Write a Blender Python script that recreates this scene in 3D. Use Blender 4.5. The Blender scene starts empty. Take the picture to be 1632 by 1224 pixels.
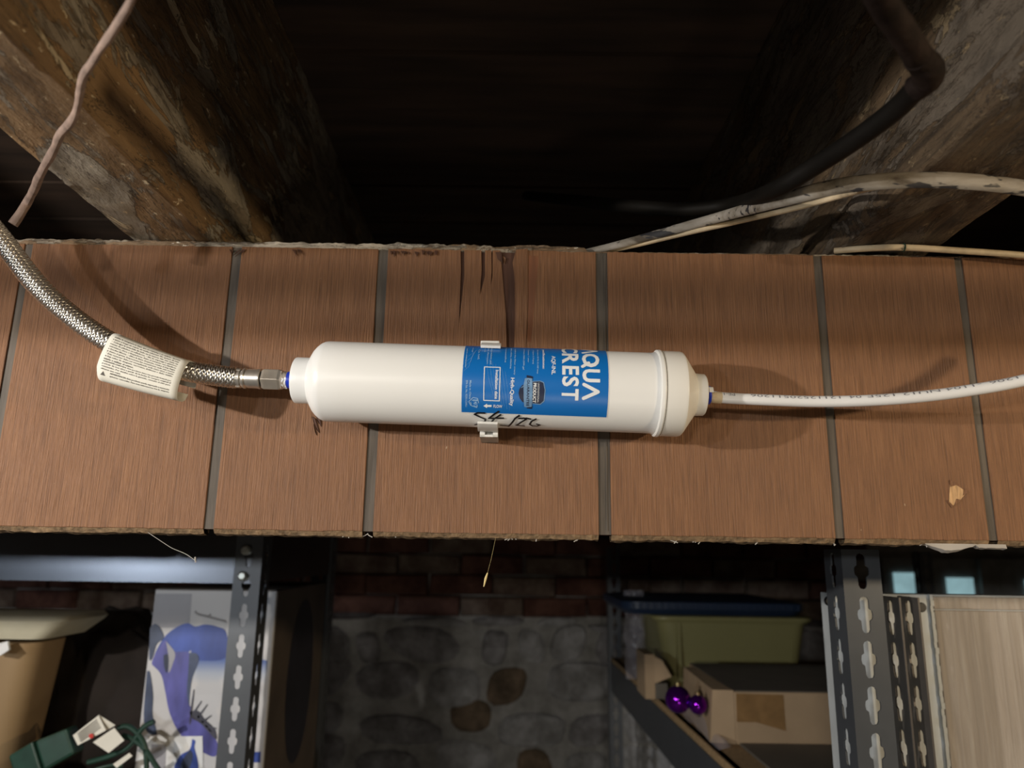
import bpy, bmesh, math, random
from mathutils import Vector, Matrix, noise
PI = math.pi
R = math.radians
random.seed(7)
scn = bpy.context.scene
col = scn.collection
# ------------------------------------------------------------------ camera
F = 1182.0
PITCH, ROLL = R(12.8), R(0.85)
EYE = 1.60
cam_d = bpy.data.cameras.new('camera')
cam = bpy.data.objects.new('camera', cam_d)
col.objects.link(cam)
CR = Matrix.Rotation(PI/2 + PITCH, 4, 'X') @ Matrix.Rotation(ROLL, 4, 'Z')
cam.matrix_world = Matrix.Translation((0, 0, EYE)) @ CR
cam_d.sensor_width = 36
cam_d.lens = F/1632*36
cam_d.clip_start = 0.01
cam_d.dof.use_dof = True
cam_d.dof.focus_distance = 0.55
cam_d.dof.aperture_fstop = 6.5
scn.camera = cam
# ------------------------------------------------------------------ world, exposure, lights
w = bpy.data.worlds.new('world'); scn.world = w; w.use_nodes = True
w.node_tree.nodes['Background'].inputs[0].default_value = (0.5, 0.6, 0.8, 1)
w.node_tree.nodes['Background'].inputs[1].default_value = 0.02
scn.view_settings.view_transform = 'Standard'
scn.view_settings.look = 'None'
scn.view_settings.exposure = 0.0
scn.view_settings.gamma = 1
scn.view_settings.use_curve_mapping = False

def lamp(name, kind, loc, power, color, size=0.03, target=None, sy=None):
    l = bpy.data.lights.new(name, kind); l.energy = power; l.color = color
    if kind == 'AREA':
        l.shape = 'RECTANGLE'; l.size = size; l.size_y = sy or size
    else:
        l.shadow_soft_size = size
    o = bpy.data.objects.new(name, l); o.location = loc; col.objects.link(o)
    if target is not None:
        o.rotation_euler = (Vector(target)-Vector(loc)).to_track_quat('-Z', 'Y').to_euler()
    return o
lamp('left_bulb', 'POINT', (-0.86, -0.06, EYE+0.150), 31.0, (1.0, 0.93, 0.84), 0.013)
lamp('right_bulb', 'POINT', (1.02, -0.12, EYE+0.150), 20.0, (1.0, 0.77, 0.48), 0.018)
lamp('rear_daylight', 'AREA', (-1.95, -2.0, EYE+0.165), 14.0, (0.80, 0.89, 1.0), 0.14, (-0.2, 1.2, EYE-0.2), 0.08)  # cool daylight, taken to come from an unseen window behind the camera
lamp('room_light', 'AREA', (-0.70, -1.9, EYE+0.15), 10.0, (1.0, 0.93, 0.82), 0.20, (-0.1, 0.9, EYE-0.1), 0.08)
lamp('low_fill', 'POINT', (0.15, -1.0, 0.55), 11.0, (1.0, 0.90, 0.74), 0.12)  # added fill from below, stands in for floor bounce on the joist sides

# ------------------------------------------------------------------ pixel helpers (turn a photo pixel into a world point at a given depth)
RM = CR.to_3x3()
CAM = Vector((0, 0, EYE))
def ray(px, py):
    return RM @ Vector(((px-816)/F, -(py-612)/F, -1.0))
def P(px, py, Y):
    d = ray(px, py); return CAM + d*(Y/d.y)
def PZ(px, py, z):
    d = ray(px, py); return CAM + d*((z-EYE)/d.z)

# ------------------------------------------------------------------ materials
MATS = {}
def nodes(name):
    m = bpy.data.materials.new(name); m.use_nodes = True
    nt = m.node_tree
    return m, nt, nt.nodes['Principled BSDF']
def N(nt, t, **k):
    n = nt.nodes.new(t)
    for a, b in k.items():
        if a in n.inputs: n.inputs[a].default_value = b
        else: setattr(n, a, b)
    return n
def coords(nt, scale):
    tc = N(nt, 'ShaderNodeTexCoord'); mp = N(nt, 'ShaderNodeMapping')
    mp.inputs['Scale'].default_value = scale
    nt.links.new(tc.outputs['Object'], mp.inputs['Vector'])
    return mp.outputs['Vector']
def ntex(nt, vec, scale, detail=4, rough=0.5, dist=0.0):
    n = N(nt, 'ShaderNodeTexNoise'); n.inputs['Scale'].default_value = scale
    n.inputs['Detail'].default_value = detail; n.inputs['Roughness'].default_value = rough
    n.inputs['Distortion'].default_value = dist
    nt.links.new(vec, n.inputs['Vector']); return n.outputs['Fac']
def ramp(nt, fac, stops):
    r = N(nt, 'ShaderNodeValToRGB'); e = r.color_ramp.elements
    while len(e) < len(stops): e.new(0.5)
    for i, (p, c) in enumerate(stops):
        e[i].position = p
        e[i].color = (c[0], c[1], c[2], 1) if isinstance(c, (tuple, list)) else (c, c, c, 1)
    nt.links.new(fac, r.inputs['Fac']); return r.outputs['Color']
def mix(nt, fac, a, b, mode='MIX'):
    m = N(nt, 'ShaderNodeMix'); m.data_type = 'RGBA'; m.blend_type = mode
    for s, v in ((0, fac), (6, a), (7, b)):
        if isinstance(v, (int, float)): m.inputs[s].default_value = v
        elif isinstance(v, (tuple, list)): m.inputs[s].default_value = (v[0], v[1], v[2], 1)
        else: nt.links.new(v, m.inputs[s])
    return m.outputs[2]
def bump(nt, b, h, strength, dist, normal=None):
    n = N(nt, 'ShaderNodeBump'); n.inputs['Strength'].default_value = strength
    n.inputs['Distance'].default_value = dist
    nt.links.new(h, n.inputs['Height'])
    if normal is not None: nt.links.new(normal, n.inputs['Normal'])
    nt.links.new(n.outputs['Normal'], b.inputs['Normal']); return n.outputs['Normal']

def simple(name, c, rough=0.5, metal=0.0, var=0.12, scale=30, bmp=0.0, stretch=(1, 1, 1), coat=0.0, trans=0.0, alpha=1.0, sss=0.0, spec=0.5):
    if name in MATS: return MATS[name]
    m, nt, b = nodes(name)
    v = coords(nt, stretch)
    f = ntex(nt, v, scale, 5)
    cc = ramp(nt, f, [(0.3, tuple(x*(1-var) for x in c)), (0.7, tuple(min(1, x*(1+var)) for x in c))])
    nt.links.new(cc, b.inputs['Base Color'])
    b.inputs['Roughness'].default_value = rough; b.inputs['Metallic'].default_value = metal
    b.inputs['Coat Weight'].default_value = coat; b.inputs['Specular IOR Level'].default_value = spec
    b.inputs['Transmission Weight'].default_value = trans
    b.inputs['Alpha'].default_value = alpha
    if sss:
        b.inputs['Subsurface Weight'].default_value = sss; b.inputs['Subsurface Radius'].default_value = (1, 1, 1)
        b.inputs['Subsurface Scale'].default_value = 0.004
    if bmp: bump(nt, b, f, bmp, 0.002)
    MATS[name] = m; return m

def siding_mat():
    m, nt, b = nodes('siding_wood')
    v = coords(nt, (1, 1, 0.030))
    g = ntex(nt, v, 900, 4, 0.65, 0.25)
    v2 = coords(nt, (1, 1, 0.10)); g2 = ntex(nt, v2, 140, 4, 0.6)
    big = ntex(nt, coords(nt, (1, 1, 1)), 9, 3)
    c1 = ramp(nt, g, [(0.30, (0.100, 0.044, 0.017)), (0.50, (0.225, 0.100, 0.040)), (0.75, (0.35, 0.175, 0.078))])
    c2 = mix(nt, 0.35, c1, ramp(nt, g2, [(0.3, (0.155, 0.065, 0.026)), (0.7, (0.29, 0.135, 0.058))]))
    c3 = mix(nt, ramp(nt, big, [(0.35, 0.0), (0.75, 0.35)]), c2, (0.20, 0.098, 0.052))
    sp = ntex(nt, coords(nt, (1, 1, 0.6)), 260, 2)
    c4 = mix(nt, ramp(nt, sp, [(0.80, 0.0), (0.83, 0.8)]), c3, (0.55, 0.42, 0.28))
    nt.links.new(c4, b.inputs['Base Color'])
    b.inputs['Roughness'].default_value = 0.62
    bump(nt, b, g, 0.9, 0.0012)
    return m
def flaky_mat(name, wood=(0.215, 0.135, 0.065), pa=(0.36, 0.31, 0.24), pb=(0.60, 0.49, 0.32), dens=0.5, along='y'):
    def ax(a, b): return (a, b, a) if along == 'y' else (b, a, a)
    m, nt, b = nodes(name)
    grain = ntex(nt, coords(nt, ax(1, 0.08)), 150, 6, 0.7, 0.6)
    n1 = ntex(nt, coords(nt, ax(1, 0.33)), 12, 12, 0.64, 0.5)
    n2 = ntex(nt, coords(nt, ax(1.2, 0.45)), 19, 14, 0.72, 0.7)
    n3 = ntex(nt, coords(nt, ax(1, 0.5)), 60, 10, 0.68)
    n4 = ntex(nt, coords(nt, ax(1, 0.22)), 34, 10, 0.7, 0.8)
    wcol = ramp(nt, grain, [(0.32, tuple(x*0.35 for x in wood)), (0.52, wood), (0.72, tuple(x*1.7 for x in wood))])
    big = ntex(nt, coords(nt, ax(1, 0.4)), 6, 3)
    wcol = mix(nt, ramp(nt, big, [(0.4, 0.0), (0.65, 0.75)]), wcol, tuple(min(1, x*y) for x, y in zip(wood, (1.75, 1.68, 1.6))))
    m1 = ramp(nt, n1, [(dens-0.008, 0.0), (dens+0.008, 1.0)])
    pac = ramp(nt, n3, [(0.30, tuple(x*0.45 for x in pa)), (0.48, pa), (0.70, tuple(x*1.25 for x in pa))])
    c1 = mix(nt, m1, wcol, pac)
    m4 = ramp(nt, n4, [(0.545, 0.0), (0.56, 1.0)])
    c1 = mix(nt, m4, c1, mix(nt, n3, tuple(x*0.55 for x in wood), tuple(x*1.3 for x in pa)))
    m2 = ramp(nt, n2, [(0.585, 0.0), (0.60, 1.0)])
    c2 = mix(nt, m2, c1, pb)
    spk = ntex(nt, coords(nt, ax(1, 0.5)), 130, 6, 0.7)
    m3 = ramp(nt, spk, [(0.625, 0.0), (0.66, 1.0)])
    c3 = mix(nt, m3, c2, tuple(min(1, x*1.25) for x in pb))
    crack = ntex(nt, coords(nt, ax(1, 0.18)), 26, 8, 0.7, 1.2)
    mc = ramp(nt, crack, [(0.492, 0.0), (0.5, 1.0), (0.508, 0.0)])
    c4 = mix(nt, mc, c3, (0.03, 0.018, 0.01))
    nt.links.new(c4, b.inputs['Base Color'])
    b.inputs['Roughness'].default_value = 0.72
    n = bump(nt, b, m1, 1.0, 0.003)
    n = bump(nt, b, m2, 1.0, 0.0025, n)
    n = bump(nt, b, m4, 0.8, 0.002, n)
    n = bump(nt, b, grain, 0.6, 0.0015, n)
    bump(nt, b, n3, 1.0, 0.006, n)
    return m
def stone_mat(name, c, c2):
    m, nt, b = nodes(name)
    v = coords(nt, (1, 1, 1))
    f = ntex(nt, v, 14, 8, 0.65); g = ntex(nt, v, 60, 5)
    cc = ramp(nt, f, [(0.35, c), (0.5, tuple((x+y)/2 for x, y in zip(c, c2))), (0.62, c2)])
    nt.links.new(cc, b.inputs['Base Color']); b.inputs['Roughness'].default_value = 0.9
    bump(nt, b, g, 0.7, 0.01); return m
def braid_mat():
    m, nt, b = nodes('braid_steel')
    f = ntex(nt, coords(nt, (1, 1, 1)), 500, 2)
    nt.links.new(ramp(nt, f, [(0.3, (0.66, 0.64, 0.60)), (0.7, (0.85, 0.83, 0.79))]), b.inputs['Base Color'])
    b.inputs['Metallic'].default_value = 1; b.inputs['Roughness'].default_value = 0.30; return m
def emit(name, c, s):
    m, nt, b = nodes(name)
    f = ntex(nt, coords(nt, (1, 1, 1)), 22, 4)
    cc = ramp(nt, f, [(0.3, tuple(x*0.75 for x in c)), (0.7, c)])
    nt.links.new(cc, b.inputs['Emission Color']); b.inputs['Emission Strength'].default_value = s
    b.inputs['Base Color'].default_value = (*c, 1); b.inputs['Roughness'].default_value = 0.3; return m

M = dict(
    siding=siding_mat(),
    groove=simple('groove_grey', (0.098, 0.080, 0.062), 0.7, var=0.35, scale=160, bmp=0.5, stretch=(1, 1, 0.1)),
    torn=simple('torn_ply', (0.075, 0.032, 0.018), 0.8, var=0.3, scale=250, bmp=0.6, stretch=(1, 1, 0.06)),
    rawwood=simple('raw_wood', (0.55, 0.34, 0.17), 0.8, var=0.35, scale=400, bmp=0.6, stretch=(1, 1, 0.2)),
    edgewood=simple('ragged_edge_wood', (0.20, 0.13, 0.07), 0.85, var=0.5, scale=220, bmp=0.8),
    joist=flaky_mat('peeling_joist'),
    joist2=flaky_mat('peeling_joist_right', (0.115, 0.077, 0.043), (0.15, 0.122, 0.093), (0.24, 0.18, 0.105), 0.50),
    joistshade=flaky_mat('shaded_joist', (0.05, 0.03, 0.02), (0.08, 0.06, 0.045), (0.1, 0.075, 0.05), 0.62),  # joist timber darkened in its colour, shade of the unlit gaps included
    plaster=flaky_mat('plaster_crust', (0.22, 0.15, 0.09), (0.55, 0.48, 0.38), (0.80, 0.74, 0.62), 0.47, 'x'),
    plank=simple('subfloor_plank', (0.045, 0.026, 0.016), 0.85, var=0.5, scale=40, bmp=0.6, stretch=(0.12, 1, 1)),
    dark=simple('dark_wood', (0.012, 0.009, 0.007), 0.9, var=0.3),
    plastic=simple('white_plastic', (0.87, 0.87, 0.85), 0.36, var=0.015, scale=8, sss=0.15),
    capplastic=simple('cap_plastic', (0.85, 0.84, 0.80), 0.32, var=0.015, scale=8),
    clip=simple('clip_plastic', (0.80, 0.80, 0.77), 0.35, var=0.02, sss=0.3),
    tube=simple('tube_plastic', (0.80, 0.80, 0.80), 0.25, var=0.02, sss=0.3),
    tubeclear=simple('tube_tan', (0.62, 0.50, 0.33), 0.35, var=0.15, scale=200),
    bluecol=simple('blue_collet', (0.015, 0.04, 0.42), 0.35, var=0.1),
    labelblue=simple('label_blue', (0.006, 0.155, 0.52), 0.34, var=0.04, scale=12),
    ink=simple('black_ink', (0.008, 0.008, 0.010), 0.4, var=0.1),
    white=simple('label_white', (0.82, 0.84, 0.86), 0.4, var=0.02),
    pale=simple('label_pale_blue', (0.30, 0.50, 0.75), 0.4, var=0.03),
    ribbon=simple('ribbon_steel_blue', (0.16, 0.30, 0.50), 0.4, var=0.25, scale=120),
    navy=simple('badge_navy', (0.012, 0.020, 0.055), 0.4, var=0.1),
    braid=braid_mat(),
    hosecore=simple('hose_core', (0.05, 0.045, 0.04), 0.5, metal=0.6),
    steel=simple('machined_steel', (0.68, 0.64, 0.58), 0.28, metal=0.85, var=0.12, scale=120),
    nickel=simple('nickel', (0.60, 0.54, 0.46), 0.32, metal=0.7, var=0.15, scale=90),
    paper=simple('tag_paper', (0.72, 0.70, 0.62), 0.6, var=0.04, scale=60),
    print_=simple('tag_print', (0.10, 0.09, 0.08), 0.7, var=0.1),
    tubeprint=simple('tube_print', (0.20, 0.20, 0.22), 0.7, var=0.1),
    wire=simple('old_wire', (0.25, 0.175, 0.14), 0.7, var=0.3, scale=120, bmp=0.6),
    rubber=simple('black_rubber', (0.006, 0.005, 0.004), 0.6, var=0.3, spec=0.15),
    iron=simple('rusty_iron', (0.016, 0.010, 0.008), 0.8, var=0.5, scale=90, bmp=0.8, spec=0.12),
    oldcable=None,
    cream=simple('cream_cable', (0.62, 0.50, 0.33), 0.5, var=0.2, scale=90),
    rack=simple('rack_enamel', (0.085, 0.093, 0.105), 0.38, metal=0.35, var=0.08, scale=30),
    rackwarm=simple('rack_enamel_warm', (0.095, 0.085, 0.078), 0.45, metal=0.3, var=0.12, scale=30),  # grey rack enamel with the brown of warm light put into its colour
    beamsteel=simple('rack_beam', (0.15, 0.16, 0.18), 0.24, metal=0.9, var=0.15, scale=20, stretch=(0.2, 1, 1)),
    bolt=simple('zinc_bolt', (0.62, 0.66, 0.62), 0.35, metal=0.7),
    chip=simple('particle_board', (0.36, 0.24, 0.12), 0.85, var=0.3, scale=200, bmp=0.4),
    card=simple('cardboard', (0.38, 0.27, 0.165), 0.85, var=0.08, scale=18, bmp=0.1),
    carddark=simple('cardboard_grey', (0.115, 0.10, 0.080), 0.8, var=0.12, scale=18),
    tape=simple('brown_tape', (0.25, 0.145, 0.060), 0.35, var=0.15, scale=60),
    boxwhite=simple('carton_white', (0.60, 0.60, 0.62), 0.35, var=0.04, scale=14),
    boxgrey=simple('carton_grey', (0.36, 0.36, 0.40), 0.35, var=0.06, scale=14),
    boxside=simple('carton_side', (0.11, 0.085, 0.065), 0.5, var=0.25, scale=12),
    pblue=simple('print_blue', (0.045, 0.085, 0.36), 0.35, var=0.35, scale=26, stretch=(1, 1, 0.5)),
    pblue2=simple('print_violet', (0.10, 0.10, 0.36), 0.35, var=0.45, scale=40, stretch=(1, 1, 0.35)),
    pslate=simple('print_slate', (0.055, 0.075, 0.14), 0.35, var=0.4, scale=30),
    pgrey=simple('print_twig', (0.060, 0.060, 0.085), 0.35, var=0.3, scale=60),
    pdark=simple('print_dark', (0.018, 0.017, 0.028), 0.5, var=0.3, scale=20),
    tub=simple('yellow_plastic', (0.34, 0.31, 0.13), 0.45, var=0.06, scale=10),
    navyplastic=simple('navy_plastic', (0.018, 0.035, 0.075), 0.45, var=0.15, scale=10),
    bag=simple('clear_film', (0.55, 0.52, 0.58), 0.18, var=0.1, alpha=0.28),
    purple=simple('purple_mirror', (0.20, 0.01, 0.42), 0.12, metal=0.9, var=0.05),
    gold=simple('ornament_cap', (0.75, 0.6, 0.3), 0.25, metal=1),
    green=simple('green_plastic', (0.012, 0.045, 0.030), 0.42, var=0.2, scale=60),
    red=simple('red_dot', (0.55, 0.03, 0.02), 0.5, var=0.1),
    tan=simple('tan_bin', (0.30, 0.20, 0.10), 0.6, var=0.12, scale=9, stretch=(1, 1, 0.3)),
    lidwhite=simple('aged_white_lid', (0.55, 0.52, 0.40), 0.45, var=0.1, scale=20),
    frame=simple('painted_white_metal', (0.52, 0.55, 0.56), 0.45, var=0.06, scale=40),
    inset=None,
    mortar=stone_mat('mortar', (0.26, 0.26, 0.25), (0.46, 0.46, 0.46)),
    brick=stone_mat('brick_red', (0.060, 0.020, 0.014), (0.15, 0.07, 0.05)),
    brick2=stone_mat('brick_washed', (0.085, 0.050, 0.038), (0.21, 0.165, 0.13)),
    stone1=stone_mat('stone_grey', (0.16, 0.155, 0.155), (0.40, 0.40, 0.43)),
    stone2=stone_mat('stone_brown', (0.10, 0.075, 0.05), (0.27, 0.20, 0.14)),
    stone3=stone_mat('stone_dark', (0.03, 0.026, 0.026), (0.12, 0.11, 0.115)),
    stone4=stone_mat('stone_white', (0.25, 0.25, 0.25), (0.52, 0.53, 0.56)),
    wall=stone_mat('dark_wall', (0.05, 0.045, 0.04), (0.10, 0.09, 0.08)),
    floor=stone_mat('concrete_floor', (0.10, 0.095, 0.09), (0.17, 0.16, 0.15)),
    pane=emit('daylit_pane', (0.32, 0.52, 0.56), 0.75),
    winframe=simple('window_paint', (0.22, 0.22, 0.21), 0.6, var=0.2),
    silk=simple('cobweb', (0.55, 0.52, 0.48), 0.6, var=0.1, alpha=0.8),
    splinter=simple('dry_splinter', (0.75, 0.60, 0.28), 0.7, var=0.1),
)
def oldcable():
    m, nt, b = nodes('old_flat_cable')
    v = coords(nt, (0.35, 1, 1))
    f = ntex(nt, v, 70, 6, 0.6, 0.5)
    c = ramp(nt, f, [(0.30, (0.08, 0.06, 0.04)), (0.42, (0.22, 0.19, 0.15)), (0.6, (0.32, 0.29, 0.25))])
    k = ntex(nt, coords(nt, (0.25, 1, 1)), 150, 3)
    c = mix(nt, ramp(nt, k, [(0.60, 0.0), (0.63, 1.0)]), c, (0.03, 0.028, 0.03))
    nt.links.new(c, b.inputs['Base Color']); b.inputs['Roughness'].default_value = 0.6
    bump(nt, b, f, 0.4, 0.002); return m
M['oldcable'] = oldcable()
def inset_mat():
    m, nt, b = nodes('brushed_grey_paint')
    f = ntex(nt, coords(nt, (1, 1, 0.05)), 160, 6, 0.65, 0.6)
    g = ntex(nt, coords(nt, (1, 1, 0.5)), 25, 5)
    c = ramp(nt, f, [(0.3, (0.30, 0.26, 0.22)), (0.5, (0.37, 0.32, 0.275)), (0.72, (0.48, 0.44, 0.39))])
    c = mix(nt, ramp(nt, g, [(0.4, 0.0), (0.75, 0.4)]), c, (0.42, 0.38, 0.34))
    nt.links.new(c, b.inputs['Base Color']); b.inputs['Roughness'].default_value = 0.5
    bump(nt, b, f, 0.5, 0.003); return m
M['inset'] = inset_mat()

# ------------------------------------------------------------------ mesh builder
class MB:
    def __init__(s): s.v = []; s.f = []
    def add(s, vs, fs):
        o = len(s.v); s.v += [tuple(v) for v in vs]; s.f += [tuple(i+o for i in f) for f in fs]; return s
    def box(s, a, b):
        x0, y0, z0 = a; x1, y1, z1 = b
        return s.add([(x0,y0,z0),(x1,y0,z0),(x1,y1,z0),(x0,y1,z0),(x0,y0,z1),(x1,y0,z1),(x1,y1,z1),(x0,y1,z1)],
                     [(0,3,2,1),(4,5,6,7),(0,1,5,4),(1,2,6,5),(2,3,7,6),(3,0,4,7)])
    def hexa(s, q0, q1):      # two quads (each four points, same order)
        return s.add(list(q0)+list(q1), [(0,3,2,1),(4,5,6,7),(0,1,5,4),(1,2,6,5),(2,3,7,6),(3,0,4,7)])
    def prism(s, pts, vec):   # planar polygon extruded by vec
        n = len(pts); vec = Vector(vec)
        vs = [Vector(p) for p in pts] + [Vector(p)+vec for p in pts]
        return s.add(vs, [tuple(range(n)), tuple(range(2*n-1, n-1, -1))] + [(i, i+n, (i+1) % n+n, (i+1) % n) for i in range(n)])
    def tube(s, path, r, n=12, squash=1.0, cap=True):
        path = [Vector(p) for p in path]; m = len(path)
        rr = r if isinstance(r, (list, tuple)) else [r]*m
        fr = frames(path); vs = []; fs = []
        for i, (p, (t, a, b)) in enumerate(zip(path, fr)):
            for k in range(n):
                w_ = 2*PI*k/n; vs.append(p + a*(math.cos(w_)*rr[i]) + b*(math.sin(w_)*rr[i]*squash))
        for i in range(m-1):
            for k in range(n):
                fs.append((i*n+k, i*n+(k+1) % n, (i+1)*n+(k+1) % n, (i+1)*n+k))
        if cap: fs += [tuple(range(n-1, -1, -1)), tuple(range((m-1)*n, m*n))]
        return s.add(vs, fs)
    def lathe(s, o, t, a, b, prof, n=64, caps=True):
        vs = []; fs = []; m = len(prof)
        for (q, r) in prof:
            for k in range(n):
                w_ = 2*PI*k/n; vs.append(o + t*q + a*(math.cos(w_)*r) + b*(math.sin(w_)*r))
        for i in range(m-1):
            for k in range(n): fs.append((i*n+k, i*n+(k+1) % n, (i+1)*n+(k+1) % n, (i+1)*n+k))
        if caps: fs += [tuple(range(n-1, -1, -1)), tuple(range((m-1)*n, m*n))]
        return s.add(vs, fs)
    def ball(s, c, r, n=16, m=10, sc=(1, 1, 1)):
        c = Vector(c); vs = []; fs = []
        for i in range(m+1):
            th = PI*i/m
            for k in range(n):
                ph = 2*PI*k/n
                vs.append(c + Vector((math.sin(th)*math.cos(ph)*sc[0], math.sin(th)*math.sin(ph)*sc[1], math.cos(th)*sc[2]))*r)
        for i in range(m):
            for k in range(n): fs.append((i*n+k, (i+1)*n+k, (i+1)*n+(k+1) % n, i*n+(k+1) % n))
        return s.add(vs, fs)
    def mesh(s, name, mat, smooth=False, angle=None):
        me = bpy.data.meshes.new(name); me.from_pydata([tuple(v) for v in s.v], [], s.f); me.update()
        bm = bmesh.new(); bm.from_mesh(me)
        bmesh.ops.remove_doubles(bm, verts=bm.verts, dist=1e-7)
        bmesh.ops.recalc_face_normals(bm, faces=bm.faces); bm.to_mesh(me); bm.free()
        if smooth:
            me.polygons.foreach_set('use_smooth', [True]*len(me.polygons))
            me.set_sharp_from_angle(angle=R(angle or 35))
        if mat: me.materials.append(mat)
        return me
    def build(s, name, mat, parent=None, smooth=False, angle=None, bevel=0.0):
        me = s.mesh(name, mat, smooth, angle)
        o = bpy.data.objects.new(name, me); col.objects.link(o)
        if parent:
            o.parent = parent; o.matrix_parent_inverse = parent_inv(parent)
        if bevel:
            b = o.modifiers.new('bevel', 'BEVEL'); b.width = bevel; b.segments = 2; b.limit_method = 'ANGLE'
        return o
def parent_inv(p):
    m = Matrix.Translation(p.location).inverted()
    if p.parent: m = m @ Matrix.Identity(4)
    return m if not p.parent else Matrix.Identity(4)
def frames(path):
    m = len(path); out = []
    up = None
    for i in range(m):
        t = (path[min(i+1, m-1)]-path[max(i-1, 0)]).normalized()
        if up is None:
            up = Vector((0, 0, 1)) if abs(t.z) < 0.9 else Vector((0, 1, 0))
        a = (up - t*up.dot(t)).normalized(); b = t.cross(a); up = a
        out.append((t, a, b))
    return out
def spline(pts, n=12):
    pts = [Vector(p) for p in pts]; out = []
    for i in range(len(pts)-1):
        p0 = pts[max(i-1, 0)]; p1 = pts[i]; p2 = pts[i+1]; p3 = pts[min(i+2, len(pts)-1)]
        for k in range(n):
            t = k/n
            out.append(0.5*((2*p1)+(p2-p0)*t+(2*p0-5*p1+4*p2-p3)*t*t+(3*p1-p0-3*p2+p3)*t**3))
    out.append(pts[-1]); return out
def thing(name, loc, label, cat, group=None):
    o = bpy.data.objects.new(name, None); col.objects.link(o); o.location = loc; o.empty_display_size = 0.05
    tag(o, label, cat, group); return o
def tag(o, label, cat, group=None):
    o['label'] = label; o['category'] = cat
    if group: o['group'] = group
    return o
def struct(o): o['kind'] = 'structure'; return o

# text: returns 2D triangles fitted to a unit box, then mapped through fn(u, v) with u,v in 0..1
def text2d(s, bold=0.0, spacing=1.0, shear=0.0, maxedge=0.15, res=3):
    cu = bpy.data.curves.new('t', 'FONT'); cu.body = s; cu.size = 1; cu.offset = bold; cu.resolution_u = res
    cu.space_character = spacing; cu.shear = shear
    ob = bpy.data.objects.new('t', cu); col.objects.link(ob)
    dg = bpy.context.evaluated_depsgraph_get(); me = bpy.data.meshes.new_from_object(ob.evaluated_get(dg))
    bm = bmesh.new(); bm.from_mesh(me)
    bmesh.ops.triangulate(bm, faces=bm.faces)
    for _ in range(4):
        le = [e for e in bm.edges if e.calc_length() > maxedge]
        if not le: break
        bmesh.ops.subdivide_edges(bm, edges=le, cuts=1); bmesh.ops.triangulate(bm, faces=bm.faces)
    vs = [(v.co.x, v.co.y) for v in bm.verts]; bm.verts.ensure_lookup_table()
    fs = [tuple(v.index for v in f.verts) for f in bm.faces]
    bm.free(); bpy.data.objects.remove(ob); bpy.data.meshes.remove(me); bpy.data.curves.remove(cu)
    return vs, fs
def put_text(mb, s, fn, **k):
    vs, fs = text2d(s, **k)
    if not vs: return
    x0 = min(v[0] for v in vs); x1 = max(v[0] for v in vs); y0 = min(v[1] for v in vs); y1 = max(v[1] for v in vs)
    mb.add([fn((x-x0)/(x1-x0), (y-y0)/(y1-y0)) for x, y in vs], fs)

# ================================================================== STRUCTURE
YP = 0.560            # front face of the siding panel
YB = 0.572            # back of siding / front of beam
HC = 0.53             # underside of the planks above the eye
ztop = P(816, 399.5, YP).z
zbot = P(816, 850.5, YP).z
JZ = ztop + 0.0058     # underside of joists
CZ = EYE + HC
WALL_Y = 2.5
XL, XR, YF = -2.6, 2.6, -2.6
struct(MB().box((XL, YF, -0.1), (XR, WALL_Y+0.2, 0)).build('floor', M['floor']))
struct(MB().box((XL-0.1, YF, 0), (XL, WALL_Y+0.2, CZ+0.06)).build('wall_left', M['wall']))
struct(MB().box((XR, YF, 0), (XR+0.1, WALL_Y+0.2, CZ+0.06)).build('wall_right', M['wall']))
struct(MB().box((XL-0.1, YF-0.1, 0), (XR+0.1, YF, CZ+0.06)).build('wall_front', M['wall']))
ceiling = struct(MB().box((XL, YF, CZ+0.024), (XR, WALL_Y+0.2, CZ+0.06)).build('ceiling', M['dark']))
# subfloor planks, running left to right; seams taken from the photo
seams = [PZ(816, y, CZ).y for y in (98, 222, 306, 362)]
ys = [YF]
wd = 0.155
y = seams[0]
pre = []
while y > YF+0.1: pre.append(y); y -= wd
ys = [YF] + pre[::-1] + seams[1:]
y = seams[-1] + 0.14
while y < WALL_Y: ys.append(y); y += 0.15
ys.append(WALL_Y)
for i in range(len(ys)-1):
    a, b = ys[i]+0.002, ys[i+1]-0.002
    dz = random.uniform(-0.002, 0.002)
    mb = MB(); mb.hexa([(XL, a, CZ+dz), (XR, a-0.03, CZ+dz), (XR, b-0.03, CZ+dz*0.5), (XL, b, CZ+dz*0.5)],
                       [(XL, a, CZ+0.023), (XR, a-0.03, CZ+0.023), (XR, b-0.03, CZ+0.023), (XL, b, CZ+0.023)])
    mb.build('plank', M['plank'], ceiling)

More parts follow.
